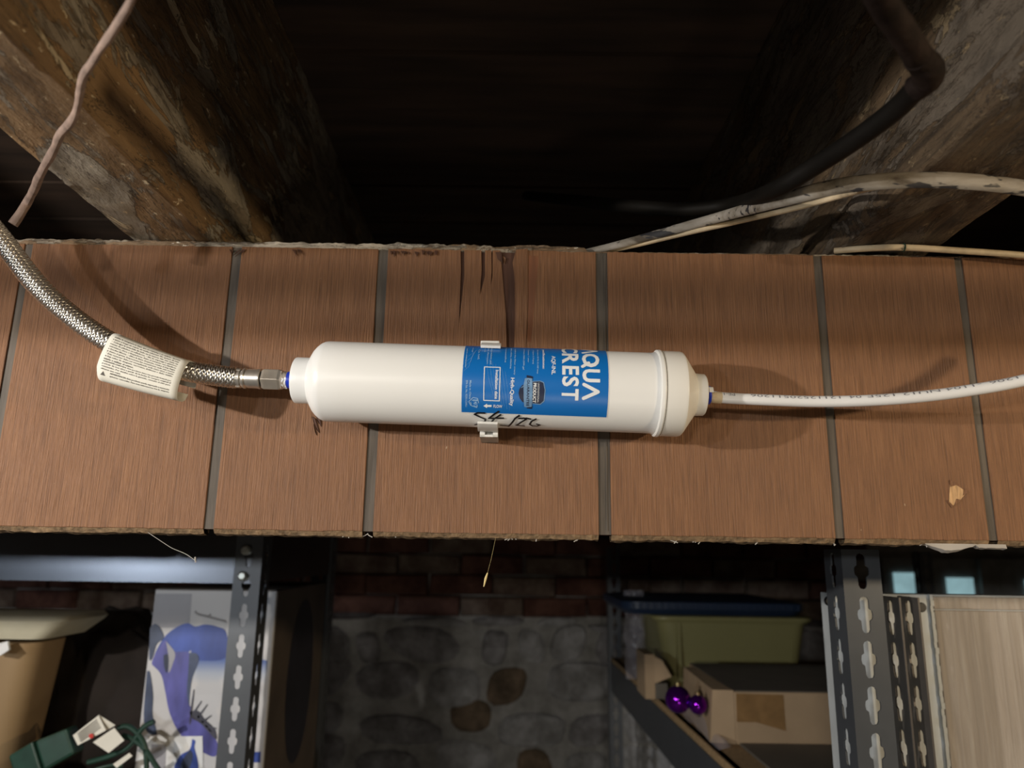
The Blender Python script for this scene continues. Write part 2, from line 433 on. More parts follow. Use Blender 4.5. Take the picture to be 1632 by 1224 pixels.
# ---- joists
def joist(x0, x1, name_label, mat, y0=-2.55, y1=2.48, fine=True, seed=0.0, rough=0.004):
    n0 = 230 if fine else 30
    ring = []
    hw = (x1-x0); h = CZ-JZ
    nb = 16 if fine else 2; nh = 34 if fine else 3
    for k in range(nb): ring.append((x0+hw*k/nb, JZ))
    for k in range(nh): ring.append((x1, JZ+h*k/nh))
    for k in range(nb): ring.append((x1-hw*k/nb, CZ))
    for k in range(nh): ring.append((x0, CZ-h*k/nh))
    vs = []; fs = []; n = len(ring); cx = (x0+x1)/2
    for i in range(n0+1):
        t = i/n0
        if fine: y = -0.35 + 1.25*t if 0 < i < n0 else (y0 if i == 0 else y1)
        else: y = y0+(y1-y0)*t
        for (x, z) in ring:
            top = z > CZ-1e-5
            q = Vector((x*26+seed, y*9, z*26)); q2 = Vector((x*90+seed, y*40, z*90))
            d = rough*(noise.noise(q) + 0.35*noise.noise(q2))
            # hewn corner
            cz = 0.0
            if not top:
                cr = min(abs(x-x0), abs(x-x1))
                e = max(0.0, 0.010-(z-JZ))*0 + 0
            dx = d if x > cx else -d
            onb = z < JZ+1e-5
            vz = z
            if not top: vz = z + (abs(d)*0.9 + 0.0008 if onb else 0)
            corner = onb and (abs(x-x0) < 1e-6 or abs(x-x1) < 1e-6)
            vx = x + (0 if (onb and not corner) else dx)
            if corner:
                vz += 0.003+0.003*abs(noise.noise(Vector((seed, y*14, x*3))))
                vx += (0.002 if x < cx else -0.002)
            elif not onb and not top and (z-JZ) < 0.02:
                vx += (0.001 if x < cx else -0.001)
            vs.append((vx, y, vz))
    for i in range(n0):
        for k in range(n): fs.append((i*n+k, i*n+(k+1) % n, (i+1)*n+(k+1) % n, (i+1)*n+k))
    fs += [tuple(range(n)), tuple(range(n0*n, (n0+1)*n))]
    o = MB().add(vs, fs).build('ceiling_joist', mat, smooth=True, angle=60)
    return tag(o, name_label, 'joist', 'ceiling joists')
jl0, jl1 = P(198, 378, YP).x, P(338, 378, YP).x
jr0, jr1 = P(1335, 397, YP).x, P(1500, 397, YP).x
joist(jl0, jl1, 'pale peeling timber joist left of the dark gap, behind the twisted wire', M['joist'], seed=3.1)
joist(jr0, jr1, 'brown peeling timber joist on the right, crossed by the black cable', M['joist2'], seed=8.7)
sp = (jr0+jr1-jl0-jl1)/2
joist(jl0-sp, jl1-sp, 'unlit joist deep in the black gap at the far left edge', M['joistshade'], fine=False)
joist(jr0+sp, jr1+sp, 'unlit joist in the black corner at the far right edge', M['joistshade'], fine=False)
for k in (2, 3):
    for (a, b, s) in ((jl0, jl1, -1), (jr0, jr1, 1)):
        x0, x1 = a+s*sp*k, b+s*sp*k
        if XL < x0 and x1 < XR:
            MB().box((x0, -2.55, JZ), (x1, 2.48, CZ+0.001)).build('joist', M['joistshade'], ceiling)

MB().tube([Vector((-0.78, 0.10, EYE+0.1650)), Vector((0.85, 0.10, EYE+0.1650))], 0.0080, 12).build('pipe', M['iron'], ceiling)  # unseen pipe, added above the camera to cast a shadow band on the siding
# ---- header beam the siding is nailed to
beam = thing('header_beam', (0, (YB+0.66)/2, zbot), 'rough timber beam with crusty white top edge behind the siding', 'beam')
mb = MB()
nx = 1100; xa, xb = -1.5, 1.5
prof = []
vs = []; fs = []
roll_off = math.tan(R(0.0))
def edge_noise(x, s): return 0.7*noise.noise(Vector((x*600, s, 4))) + noise.noise(Vector((x*18, s, 0))) + 0.6*noise.noise(Vector((x*70, s, 1))) + 0.4*noise.noise(Vector((x*220, s, 2)))
for i in range(nx+1):
    x = xa+(xb-xa)*i/nx
    e = edge_noise(x, 0.3); f_ = edge_noise(x, 5.3); g = edge_noise(x, 9.3)
    fade = 1.0 if x < 0.06 else 0.3
    hz = (0.0062+0.0016*e)*fade
    vs += [(x, YB+0.001, ztop-0.02), (x, YP+0.0045, ztop-0.002), (x, YP+0.0012+0.0022*g, ztop+hz*0.35), (x, YP+0.0026+0.0022*f_, ztop+hz*0.75), (x, YP+0.005+0.002*g, ztop+hz), (x, YB+0.03, ztop+0.0055), (x, YB+0.03, ztop-0.02)]
for i in range(nx):
    for k in range(6): fs.append((i*7+k, i*7+k+1, (i+1)*7+k+1, (i+1)*7+k))
MB().add(vs, fs).build('plaster_crust', M['plaster'], beam, smooth=True, angle=50)['kind'] = 'stuff'
MB().box((xa, YB+0.001, zbot+0.012), (xb, YB+0.0895, ztop+0.005)).build('timber', M['edgewood'], beam)
# ================================================================== SIDING PANEL
panel = thing('siding_panel', (0, YP, zbot), 'reddish brown grooved wood siding panel the white cylinder hangs on', 'panel')
# groove centre lines top / bottom (pixel x at y~400 and y~845) and half widths
gr = [((14, 440), (-6, 842), 7), ((376, 395), (334, 838), 8), ((609, 398), (588, 843), 8.5), ((958, 404), (965, 846), 10), ((1304, 404), (1338, 855), 7.5), ((1526, 412), (1586, 862), 7)]
gx = []
for (a, b, hw) in gr:
    pa, pb = P(a[0], a[1], YP), P(b[0], b[1], YP)
    x = (pa.x+pb.x)/2; gx.append((x, hw*0.00047))
edges = [(-1.45, 0)] + [(gx[0][0]-0.30, 0.004)] + gx + [(gx[-1][0]+0.165, 0.004), (gx[-1][0]+0.27, 0.004), (1.45, 0)]
def ragged(x, s, amp): return amp*(noise.noise(Vector((x*30, s, 0)))+0.7*noise.noise(Vector((x*140, s, 3)))+0.5*noise.noise(Vector((x*500, s, 5))))
def topz(x):
    base = ztop
    if 0.0 < x: base = ztop + 0.000
    return base
def boards():
    for i in range(len(edges)-1):
        x0 = edges[i][0]+edges[i][1]; x1 = edges[i+1][0]-edges[i+1][1]
        n = max(4, int((x1-x0)/0.0025))
        top = [(x0+(x1-x0)*k/n) for k in range(n+1)]
        damaged = abs(i-4) < 0.5
        poly = []
        zt = [(x, ztop + ragged(x, 1.0, 0.0007)) for x in top]
        if damaged:
            def X(px, py): return P(px, py, YP)
            cuts = [  # (left top px, right top px, tip (px,py), mid narrowing)
                ((734, 740), (731, 522)), ((767, 773), (765, 470)), ((783, 785), (782, 455))]
            pts = []
            notch = [(X(797, 405).x, ztop), (X(800, 430).x, X(800, 430).z), (X(806, 500).x, X(806, 500).z), (X(808, 570).x, X(808, 570).z),
                     (X(819, 570).x, X(819, 570).z), (X(821, 500).x, X(821, 500).z), (X(820, 440).x, X(820, 440).z), (X(817, 418).x, X(817, 418).z), (X(822, 406).x, ztop)]
            segs = []
            for (a, b), tip in cuts: segs.append([(X(a, 400).x, ztop), (X(a, 430).x+0.0003, X(a, 430).z), (X(*tip).x, X(*tip).z), (X(b, 440).x, X(b, 440).z), (X(b, 400).x, ztop)])
            segs.append(notch)
            for x, z in zt:
                while segs and x >= segs[0][0][0]:
                    pts += segs[0]; last = segs[0][-1][0]; segs.pop(0)
                if pts and x <= pts[-1][0]: continue
                pts.append((x, z))
            zt = pts
        bot = [(x, zbot + ragged(x, 7.0, 0.0005)) for x in reversed(top)]
        poly = [(x, YP, z) for x, z in zt] + [(x, YP, z) for x, z in bot]
        o = MB().prism(poly, (0, 0.0018, 0)).build('siding_board', M['siding'], panel, bevel=0.0005 if not damaged else 0.0)
        # ragged torn ply below each board, a little proud of the lower edge
        vs = []; fs = []
        for k, x in enumerate(top):
            r1 = ragged(x, 11, 0.0011)
            vs += [(x, YP+0.0004, zbot+0.0005), (x, YP+0.003+ragged(x, 3, 0.0008), zbot-0.0035+r1), (x, YP+0.009, zbot-0.0045+ragged(x, 17, 0.0012)), (x, YB, zbot-0.003), (x, YB, zbot+0.001)]
        for k in range(n):
            for j in range(4): fs.append((k*5+j, k*5+j+1, (k+1)*5+j+1, (k+1)*5+j))
        MB().add(vs, fs).build('ragged_edge', M['edgewood'], panel)['label'] = 'splintered lower plywood edge'
boards()
MB().box((-1.45, YP+0.0019, zbot), (1.45, YB-0.0005, ztop-0.001)).build('ply_core', M['torn'], panel)['label'] = 'dark ply behind the face boards'
for (gxx, hw_) in gx:
    MB().box((gxx-hw_+0.0001, YP+0.0013, zbot+0.0002), (gxx+hw_-0.0001, YP+0.0018, ztop-0.0005)).build('groove_strip', M['groove'], panel)
# torn first ply inside the notch, recessed strip, loose splinters
def pp(px, py, y=0.0): 
    v = P(px, py, YP); return (v.x, YP+y, v.z)
MB().prism([pp(795, 402, 0.0014), pp(824, 402, 0.0014), pp(824, 575, 0.0014), pp(800, 575, 0.0014)], (0, 0.0004, 0)).build('torn_ply', M['torn'], panel)['label'] = 'dark torn ply in the split'
MB().prism([pp(790, 402, -0.0003), pp(799, 402, -0.001), pp(801, 420, -0.002), pp(793, 413, -0.001)], (0, 0.001, 0)).build('splinter', M['torn'], panel)
MB().prism([pp(799, 405, 0.001), pp(806, 412, -0.001), pp(804, 424, 0.002)], (0, 0.001, 0)).build('splinter', M['siding'], panel)
MB().prism([pp(822.5, 399, -0.0014), pp(841, 397, -0.0012), pp(841, 470, -0.0010), pp(838, 560, -0.0004), pp(819.5, 560, -0.0002), pp(821.5, 480, -0.001)], (0, 0.0014, 0)).build('lifted_strip', M['siding'], panel)['label'] = 'strip of face ply lifting at the split'
mb = MB()
for (px, py, s) in ((1500+12, 768, 0), ):
    mb.prism([pp(1514, 767, -0.0004), pp(1541, 784, -0.0003), pp(1530, 797, -0.0004), pp(1519, 806, -0.0003), pp(1512, 801, -0.0004)], (0, 0.0005, 0))
mb.build('chipped_patch', M['rawwood'], panel)['label'] = 'pale triangular chip'
mb = MB()
for (a, b, c) in (((1513, 765), (1526, 772), (1514, 776)), ((1536, 779), (1543, 784), (1534, 790)), ((1508, 797), (1518, 806), (1516, 809)), ((1524, 795), (1531, 797), (1520, 806))):
    mb.prism([pp(*a, -0.0010), pp(*b, -0.0012), pp(*c, -0.0006)], (0, 0.0006, 0))
mb.build('chip_rim', M['siding'], panel)
mb = MB()
for q in ([(497, 664), (503, 668), (509, 690), (504, 684)], [(503, 662), (511, 664), (512, 680), (507, 672)], [(500, 676), (503, 690), (505, 694)]):
    mb.prism([pp(x, y, -0.0008-0.0006*(k % 2)) for k, (x, y) in enumerate(q)], (0, 0.0009, 0))
mb.build('splinter', M['torn'], panel)
mb = MB()
for k in range(22):
    x = 622+random.random()*74; y0 = 399+random.random()*3
    mb.prism([pp(x, y0, -0.001), pp(x+2+random.random()*4, y0+1, -0.001), pp(x+2, y0+3+random.random()*7, -0.0018)], (0, 0.0006, 0))
for x0, s in ((370, 1), (470, 1), (478, 1), (385, -1)):
    for j in range(4):
        x = x0+random.uniform(-5, 8); mb.prism([pp(x, 398, -0.001), pp(x+2, 399, -0.001), pp(x+s*random.uniform(2, 12), 404+random.random()*8, -0.0015)], (0, 0.0005, 0))
mb.build('frayed_splinters', M['torn'], panel)['kind'] = 'stuff'
MB().prism([pp(843, 407, -0.0001), pp(858, 408, -0.0001), pp(853, 470, -0.0001), pp(846, 545, -0.0001), pp(841, 545, -0.0001)], (0, 0.0002, 0)).build('scar', simple('red_scar', (0.20, 0.075, 0.03), 0.6, var=0.25, scale=300, stretch=(1, 1, 0.05)), panel)
# seam batten splitting the wide centre groove
mb = MB(); mb.prism([pp(962, 408, 0.0008), pp(966, 404, 0.0008), pp(965, 470, 0.0008), pp(969, 846, 0.0008), pp(967, 846, 0.0008), pp(963, 470, 0.0008)], (0, 0.0011, 0))
mb.build('seam_strip', M['groove'], panel)

# cobweb crumbs under the panel, hanging silk
webs = thing('cobweb', P(1525, 868, YP+0.01), 'grubby white cobweb clump under the panel near right edge', 'cobweb')
vs = []; fs = []
o = P(1525, 868, YP+0.006)
mb = MB()
n = 26
for i in range(n+1):
    t = i/n; x = o.x-0.026+0.06*t
    h = (0.006*math.sin(PI*min(1, t*1.6)) if t < 0.62 else 0.003) + 0.0018*abs(noise.noise(Vector((x*200, 0, 0))))
    vs += [(x, YP+0.002, zbot-0.0025), (x, YP+0.001, zbot-0.003-h*0.7), (x, YP+0.006, zbot-0.003-h), (x, YP+0.012, zbot-0.003)]
for i in range(n):
    for k in range(3): fs.append((i*4+k, i*4+k+1, i*4+k+5, i*4+k+4))
MB().add(vs, fs).build('web', M['silk'], webs, smooth=True)
mb = MB()
for px in (548, 588, 620, 810, 815, 852, 917, 1075, 1110, 1113, 1212, 1330, 1473, 1510):
    p = P(px, 848+(px-816)*0.016+6, YP+0.004); p.z = min(p.z, zbot-0.001)
    for j in range(2):
        q = p+Vector((random.uniform(-.002, .002), 0, 0)); mb.tube([q, q+Vector((random.uniform(-.002, .002), 0, -.0012)), q+Vector((random.uniform(-.004, .004), 0, -random.uniform(.0015, .004)))], 0.0004, 5)
tag(mb.build('web_crumbs', M['silk']), 'white fluff crumbs stuck along the panel\'s lower edge', 'cobweb')['kind'] = 'stuff'
pts = [P(235, 848, YP+0.003), P(262, 866, YP+0.003), P(275, 874, YP+0.003), P(296, 883, YP+0.003), P(312, 894, YP+0.003)]
mb = MB().tube(spline(pts, 6), 0.00022, 5)
mb.tube([P(311, 888, YP+0.003), P(311, 892, YP+0.002), P(311.5, 896, YP+0.003)], 0.0006, 5)
tag(mb.build('silk_thread', M['silk']), 'thin silk thread hanging under panel before the steel shelf beam', 'cobweb')
mb = MB().tube([P(777, 913, YP+0.002), P(774, 922, YP+0.002), P(771, 935, YP+0.002)], [0.0005, 0.0010, 0.0004], 6)
mb.tube([P(790, 857, YP+0.003), P(783, 890, YP+0.002), P(777, 913, YP+0.002)], 0.00006, 4)
tag(mb.build('dry_splinter', M['splinter']), 'yellow splinter dangling on silk under middle of panel', 'splinter')

# ================================================================== BACK WALL: bricks above, rubble below
wb = struct(MB().box((XL-0.1, WALL_Y, 0), (XR+0.1, WALL_Y+0.2, CZ+0.06)).build('wall_back', M['mortar']))
zsplit = EYE-0.20
bw, bh = 0.205, 0.064
row = 0; z = zsplit
win_x0, win_x1, win_z0, win_z1 = P(1398, 900, WALL_Y).x, P(1650, 900, WALL_Y).x, P(1500, 965, WALL_Y).z, P(1500, 890, WALL_Y).z
while z < EYE+0.30:
    x = -2.0 + (row % 2)*bw/2
    while x < 2.1:
        if not (x+bw > win_x0-0.02 and x < win_x1+0.02 and z+bh > win_z0-0.02 and z < win_z1+0.02):
            j = lambda a: random.uniform(-a, a)
            d = 0.012+random.random()*0.012
            mb = MB(); a = 0.006
            q0 = [(x+0.004+j(.003), WALL_Y-d, z+0.005+j(.003)), (x+bw-0.008+j(.003), WALL_Y-d+j(.003), z+0.005+j(.003)), (x+bw-0.008+j(.003), WALL_Y-d, z+bh-0.007+j(.003)), (x+0.004+j(.003), WALL_Y-d+j(.003), z+bh-0.007+j(.003))]
            q1 = [(p[0]+sx*a, WALL_Y+0.001, p[2]+sz*a) for p, (sx, sz) in zip(q0, ((-1, -1), (1, -1), (1, 1), (-1, 1)))]
            mb.hexa(q0, q1)
            mb.build('brick', M['brick'] if random.random() < 0.55 else M['brick2'], wb)
        x += bw
    row += 1; z += bh
# rubble stones
z = EYE-1.05
smats = ['stone1', 'stone4', 'stone1', 'stone3', 'stone4', 'stone2', 'stone1', 'stone4']
while z < zsplit-0.02:
    h = random.uniform(0.08, 0.17)
    if z+h > zsplit: h = zsplit-z
    x = -1.95+random.random()*0.1
    while x < 2.0:
        wdt = random.uniform(0.09, 0.28)
        n = 13; cx, cz_ = x+wdt/2, z+h/2+random.uniform(-.02, .02); vs = []; fs = []
        rad_k = [random.uniform(0.80, 1.16) for _ in range(n)]
        rad_k = [(rad_k[k-1]+2*rad_k[k]+rad_k[(k+1) % n])/4 for k in range(n)]
        sl = random.uniform(-0.35, 0.35)
        dpt = random.uniform(0.008, 0.022)
        for (rad, dy) in ((1.0, 0.001), (0.90, -dpt*0.7), (0.60, -dpt)):
            for k in range(n):
                a = 2*PI*k/n; ca, sa = math.cos(a), math.sin(a)
                ex = math.copysign(abs(ca)**0.75, ca); ez = math.copysign(abs(sa)**0.75, sa)
                vs.append((cx+(ex+sl*ez)*rad_k[k]*rad*wdt*0.46, WALL_Y+dy+random.uniform(-.003, .003)*(rad < 1), cz_+ez*rad_k[k]*rad*h*0.47))
        vs.append((cx, WALL_Y-dpt-0.002, cz_))
        for i in range(2):
            for k in range(n): fs.append((i*n+k, i*n+(k+1) % n, (i+1)*n+(k+1) % n, (i+1)*n+k))
        for k in range(n): fs.append((2*n+k, 2*n+(k+1) % n, 3*n))
        MB().add(vs, fs).build('stone', M[random.choice(smats)], wb, smooth=True, angle=50)
        x += wdt*random.uniform(0.95, 1.25)
    z += h*0.98
# window
win = struct(MB().box((win_x0, WALL_Y-0.035, win_z0), (win_x1, WALL_Y+0.002, win_z1)).build('window_1', M['winframe']))
for (a, b, t, bo) in ((1414, 1452, 912, 945), (1497, 1542, 920, 953), (1621, 1649, 924, 956)):
    p, q = P(a, t, WALL_Y), P(b, bo, WALL_Y)
    MB().box((p.x, WALL_Y-0.042, q.z), (q.x, WALL_Y-0.036, p.z)).build('pane', M['pane'], win)
for (a, b) in ((1456, 1494), (1546, 1616)):
    p, q = P(a, 905, WALL_Y), P(b, 905, WALL_Y)
    MB().box((p.x, WALL_Y-0.055, win_z0), (p.x+(q.x-p.x)*0.35, WALL_Y-0.036, win_z1)).build('mullion', M['winframe'], win)

# ================================================================== FILTER
YA = 0.527
A0 = P(470, 606, YA); B0 = P(1120, 629.5, YA)
T = (B0-A0).normalized()
mid = (A0+B0)/2
fc = (CAM-mid); FC = (fc-T*fc.dot(T)).normalized()     # towards the camera
DN = T.cross(FC);  DN = DN if DN.z < 0 else -DN          # downwards
RF = 0.0293
def s_at(px):
    d = ray(px, 606+(px-470)*0.0362); p = CAM+d*(YA/d.y); return (p-A0).dot(T)
def cyl(s, phi, r): return A0+T*s+FC*(math.cos(phi)*r)+DN*(math.sin(phi)*r)
def hit(px, py, r=RF):
    d = ray(px, py).normalized(); o = CAM-A0
    dp = d-T*d.dot(T); op = o-T*o.dot(T)
    a = dp.dot(dp); b = 2*dp.dot(op); c = op.dot(op)-r*r
    D = b*b-4*a*c
    t = (-b-math.sqrt(D))/(2*a) if D >= 0 else -b/(2*a)
    p = o+d*t; s = p.dot(T); q = p-T*s
    return s, math.atan2(q.dot(DN), q.dot(FC))
K = RF/64.5
filt = thing('water_filter', A0+T*0.15-Vector((0, 0, RF)), 'white cylindrical inline water filter with blue wrap label', 'water filter')
def lathe(name, prof, mat, par, n=72, px=True, ang=30):
    pr = [((s_at(a) if px else a), b*K) for a, b in prof]
    return MB().lathe(A0, T, FC, DN, pr, n).build(name, mat, par, smooth=True, angle=ang)
body = lathe('body', [(472, 10), (471, 34), (472.5, 36.5), (474, 37), (496, 37), (497, 38.5), (499.5, 44), (504, 51.5), (509, 57), (514, 61), (519, 63.4), (524, 64.4), (560, 64.5), (1030, 64.5), (1036, 64.6), (1040, 65.8), (1042, 66)], M['plastic'], filt)
cap = lathe('end_cap', [(1041, 60), (1041.5, 67.5), (1043, 69.5), (1047, 70), (1049, 69.4), (1049.4, 68.3), (1051, 68.2), (1079, 68.2), (1083, 67), (1086, 63.5), (1104, 36.5), (1105, 34.5), (1106, 34), (1120, 33.5), (1121.5, 32), (1121.5, 10)], M['capplastic'], filt, ang=22)
cap['label'] = 'screw-on cone end cap'
lathe('seam_ring', [(1049.1, 60), (1049.1, 69.0), (1049.9, 69.0), (1049.9, 60)], M['ink'], cap)
lathe('collet', [(1119, 5), (1119, 14), (1122, 15), (1123.5, 12.5), (1127, 12.5), (1128, 15), (1131, 14.5), (1131.5, 9)], M['bluecol'], filt)['label'] = 'blue collet at the tube end'
lathe('collet', [(458, 5), (458, 13), (462, 14), (466, 13.5), (468, 14), (472, 13), (472, 5)], M['bluecol'], filt)['label'] = 'blue collet at the hose end'
mb = MB()
s0 = s_at(1129)
for ph0, ph1 in ((-0.9, -0.3), ):
    q = []
    for k in range(7):
        ph = ph0+(ph1-ph0)*k/6; q.append((ph))
    for k in range(6):
        mb.hexa([cyl(s0-0.001, q[k], 15*K), cyl(s0+0.002, q[k], 15*K), cyl(s0+0.002, q[k+1], 15*K), cyl(s0-0.001, q[k+1], 15*K)],
                [cyl(s0-0.001, q[k], 16.5*K), cyl(s0+0.002, q[k], 16.5*K), cyl(s0+0.002, q[k+1], 16.5*K), cyl(s0-0.001, q[k+1], 16.5*K)])
mb.build('locking_tab', M['white'], filt)
# label wrap
sl0 = hit(736, 620)[0]; sl1 = hit(969.5, 625)[0]
phi1 = hit(850, 660.5)[1]
phi0 = phi1-3.9
def patch(mb, s0, s1, p0, p1, r, nphi=60):
    vs = []; fs = []
    for i in range(nphi+1):
        ph = p0+(p1-p0)*i/nphi; vs += [cyl(s0, ph, r), cyl(s1, ph, r)]
    for i in range(nphi): fs.append((2*i, 2*i+1, 2*i+3, 2*i+2))
    return mb.add(vs, fs)
lab_w = patch(MB(), sl0-0.0003, sl1+0.0006, phi0, phi1+0.02, RF+0.00015).build('label_border', M['white'], filt, smooth=True)
lab = patch(MB(), sl0, sl1, phi0, phi1, RF+0.0003).build('wrap_label', M['labelblue'], filt, smooth=True)
lab['label'] = 'blue printed wrap label'
# label art. crop coords of the photo detail -> pixel -> cylinder
def C(cx, cy): return hit(710+cx/5.1, 520+cy/5.1)
def col_text(mb, s, cx0, cx1, cy0, cy1, r=RF+0.0005, **k):
    """text reading downwards, letter tops to the right"""
    sA, pA = C(cx0, cy0); sB, pB = C(cx1, cy0); _, pC = C((cx0+cx1)/2, cy1)
    pS = C((cx0+cx1)/2, cy0)[1]
    put_text(mb, s, lambda u, v: cyl(sA+(sB-sA)*v, pS+(pC-pS)*u, r), **k)
def letter_text(mb, letters, cx0, cx1, spans, **k):
    for ch, (a, b) in zip(letters, spans): col_text(mb, ch, cx0, cx1, a, b, **k)
mb = MB()
rT = RF+0.0005
s_a, _ = C(1112, 400); s_b, _ = C(1256, 400)
# phi positions for AQUA letters
pend = C(1180, 600)[1]
def phi_text(mb, s, s0, s1, p0, p1, **k):
    put_text(mb, s, lambda u, v: cyl(s0+(s1-s0)*v, p0+(p1-p0)*u, rT), **k)
pq0, pq1 = C(1180, 235)[1], C(1180, 330)[1]
pu0, pu1 = C(1180, 352)[1], C(1180, 456)[1]
pv0, pv1 = C(1180, 462)[1], pend
phi_text(mb, 'U', s_a, s_b, pu0, pu1, bold=0.035)
phi_text(mb, 'O', s_a, s_b, pq0-0.04, pq1+0.02, bold=0.035)
def stroke(mb, pts, wdt, r=rT, closed=False):
    """pts: (s, phi) polyline drawn as a thick ribbon with round joints on the cylinder"""
    q = []
    for i in range(len(pts)-1):
        (a, b), (c, d) = pts[i], pts[i+1]
        n = max(1, int(max(abs(c-a), abs(d-b)*RF)/0.0012))
        for k in range(n): q.append((a+(c-a)*k/n, b+(d-b)*k/n))
    q.append(pts[-1])
    for i in range(len(q)-1):
        (a, b), (c, d) = q[i], q[i+1]; dx, dy = c-a, (d-b)*RF; L = math.hypot(dx, dy) or 1e-9
        nx_, ny_ = -dy/L*wdt/2, dx/L*wdt/2/RF
        mb.add([cyl(a+nx_, b+ny_, r), cyl(a-nx_, b-ny_, r), cyl(c-nx_, d-ny_, r), cyl(c+nx_, d+ny_, r)], [(0, 1, 2, 3)])
    for (a, b) in (q[0], q[-1]) if len(pts) == 2 else [q[0], q[-1]]+pts[1:-1]:
        mb.add([cyl(a+math.cos(t*PI/5)*wdt/2, b+math.sin(t*PI/5)*wdt/2/RF, r+0.00003) for t in range(10)], [tuple(range(10))])
lw = 0.0024
for off in (0.0, -(pu1-pu0)*3.95):     # the two barless A's
    p0_, p1_ = pv0+off, pv1+off
    stroke(mb, [(s_a+lw/2, p0_+0.04), (s_b-lw/2, (p0_+p1_)/2), (s_a+lw/2, p1_-0.04)], lw)
stroke(mb, [(s_a+0.0045, pq1-0.11), (s_a+0.0002, pq1+0.01)], lw)      # tail of the Q
s_c, s_d = C(948, 400)[0], C(1085, 400)[0]
for ch, a, b in (('R', 236, 309), ('E', 326, 397), ('S', 410, 490), ('T', 508, 600)):
    phi_text(mb, ch, s_c, s_d, C(1010, a)[1]-(0.05 if ch == 'R' else 0), C(1010, b)[1], bold=0.03)
pc = C(1010, 232)[1]
phi_text(mb, 'C', s_c, s_d, pc-0.50, pc-0.06, bold=0.03)
mb.build('brand_lettering', M['white'], lab)
mb = MB()
col_text(mb, 'AQF-INL', 856, 894, 246, 395, bold=0.02)
mb.build('model_number', M['white'], lab)
mb = MB(); col_text(mb, 'High-Quality', 522, 562, 420, 645, bold=0.02)
mb.build('quality_heading', M['white'], lab)
mb = MB(); col_text(mb, 'pecifications:', 782, 806, 197, 350, bold=0.02)
mb.build('specifications_heading', M['white'], lab)
mb = MB()
put_text(mb, 'FLOW', lambda u, v: cyl(C(390, 645)[0]+(C(462, 645)[0]-C(390, 645)[0])*u, C(420, 660)[1]+(C(420, 636)[1]-C(420, 660)[1])*v, rT), bold=0.02)
def poly(mb, pts, r=rT):
    bm = bmesh.new(); bm.faces.new([bm.verts.new((p[0], p[1], 0)) for p in pts])
    bmesh.ops.triangulate(bm, faces=bm.faces)
    for _ in range(5):
        le = [e for e in bm.edges if e.calc_length() > 16]
        if not le: break
        bmesh.ops.subdivide_edges(bm, edges=le, cuts=1); bmesh.ops.triangulate(bm, faces=bm.faces)
    bm.verts.index_update()
    mb.add([cyl(*C(v.co.x, v.co.y), r) for v in bm.verts], [tuple(v.index for v in f.verts) for f in bm.faces]); bm.free()
mb.build('flow_caption', M['white'], lab)
mb = MB(); poly(mb, [(308, 645), (338, 627), (338, 637), (375, 637), (375, 653), (338, 653), (338, 663)])
mb.build('flow_arrow', M['white'], lab)
mb = MB()
fw = 0.0006
fr_ = [C(317, 333), C(445, 337), C(438, 605), C(311, 600), C(317, 333)]
for i in range(4): stroke(mb, [fr_[i], fr_[i+1]], fw)
mb.build('date_frame', M['white'], lab)
mb = MB(); col_text(mb, 'Installation date', 408, 432, 358, 590, bold=0.02)
mb.build('date_caption', M['white'], lab)
mb = MB()
small = [('Max pressure 125 PSI, 35-100F temp', 741, 757, 197, 388), ('0.5 gpm (1.9 lpm)', 705, 720, 200, 310), ('Capacity 1 year', 667, 681, 196, 298),
         ('5.0 liters 1500-2500 gal', 629, 646, 192, 355), ('replace the filter every', 560, 576, 190, 398), ('taste, odors, chlorine', 528, 545, 184, 348),
         ('6 months', 488, 502, 182, 298), ('Fits ice makers and', 372, 387, 182, 312), ('water dispensers', 344, 359, 180, 310), ('Co. Ltd.', 270, 285, 195, 275), ('Made in China', 197, 212, 440, 590),
         ('EPA Est. No. 92301-CHN-1', 166, 183, 440, 652), ('made for drinking water', 172, 186, 186, 340), ('storage', 218, 231, 180, 215), ('use only', 318, 330, 180, 215), ('24/7', 228, 262, 592, 655)]
for s, a, b, c, d in small: col_text(mb, s, a, b, c, d, maxedge=0.5, res=2, bold=0.02)
for a, b in (((190, 610), (225, 577)), ((225, 577), (262, 585)), ((262, 585), (270, 620)), ((190, 610), (205, 640)), ((205, 640), (255, 658)), ((215, 600), (258, 596)), ((205, 615), (210, 635))):
    stroke(mb, [C(*a), C(*b)], 0.0005)
for k in range(7):
    stroke(mb, [C(330+26*k, 250+20*k), C(350+28*k, 420+30*k), C(390+22*k, min(680, 560+22*k))], 0.00008)
for k in range(4): stroke(mb, [C(130+12*k, 380-40*k), C(190+12*k, 330-36*k), C(230+10*k, 220-8*k)], 0.00008)
mb.build('small_print', M['pale'], lab)['kind'] = 'stuff'
# badge
mb = MB(); poly(mb, [(705, 447), (770, 443), (800, 455), (813, 520), (803, 610), (770, 636), (705, 628)], rT)
mb.build('badge_rim', M['ribbon'], lab)
mb = MB(); poly(mb, [(708, 453), (770, 450), (794, 460), (806, 520), (797, 604), (768, 628), (708, 622)], rT+0.0001)
poly(mb, [(648, 466), (620, 482), (600, 512), (594, 545), (604, 585), (625, 612), (648, 622)], rT+0.0001)
poly(mb, [(660, 400), (690, 404), (712, 412), (706, 432), (690, 440), (660, 440)], rT+0.0001)
poly(mb, [(660, 640), (706, 645), (700, 668), (690, 660), (660, 664)], rT+0.0001)
mb.build('badge_field', M['navy'], lab)
mb = MB(); poly(mb, [(645, 425), (662, 422), (704, 425), (708, 540), (700, 652), (660, 655), (640, 650), (636, 600), (634, 480)], rT+0.0002)
poly(mb, [(613, 500), (618, 495), (640, 478), (640, 486), (622, 500)], rT+0.0002)
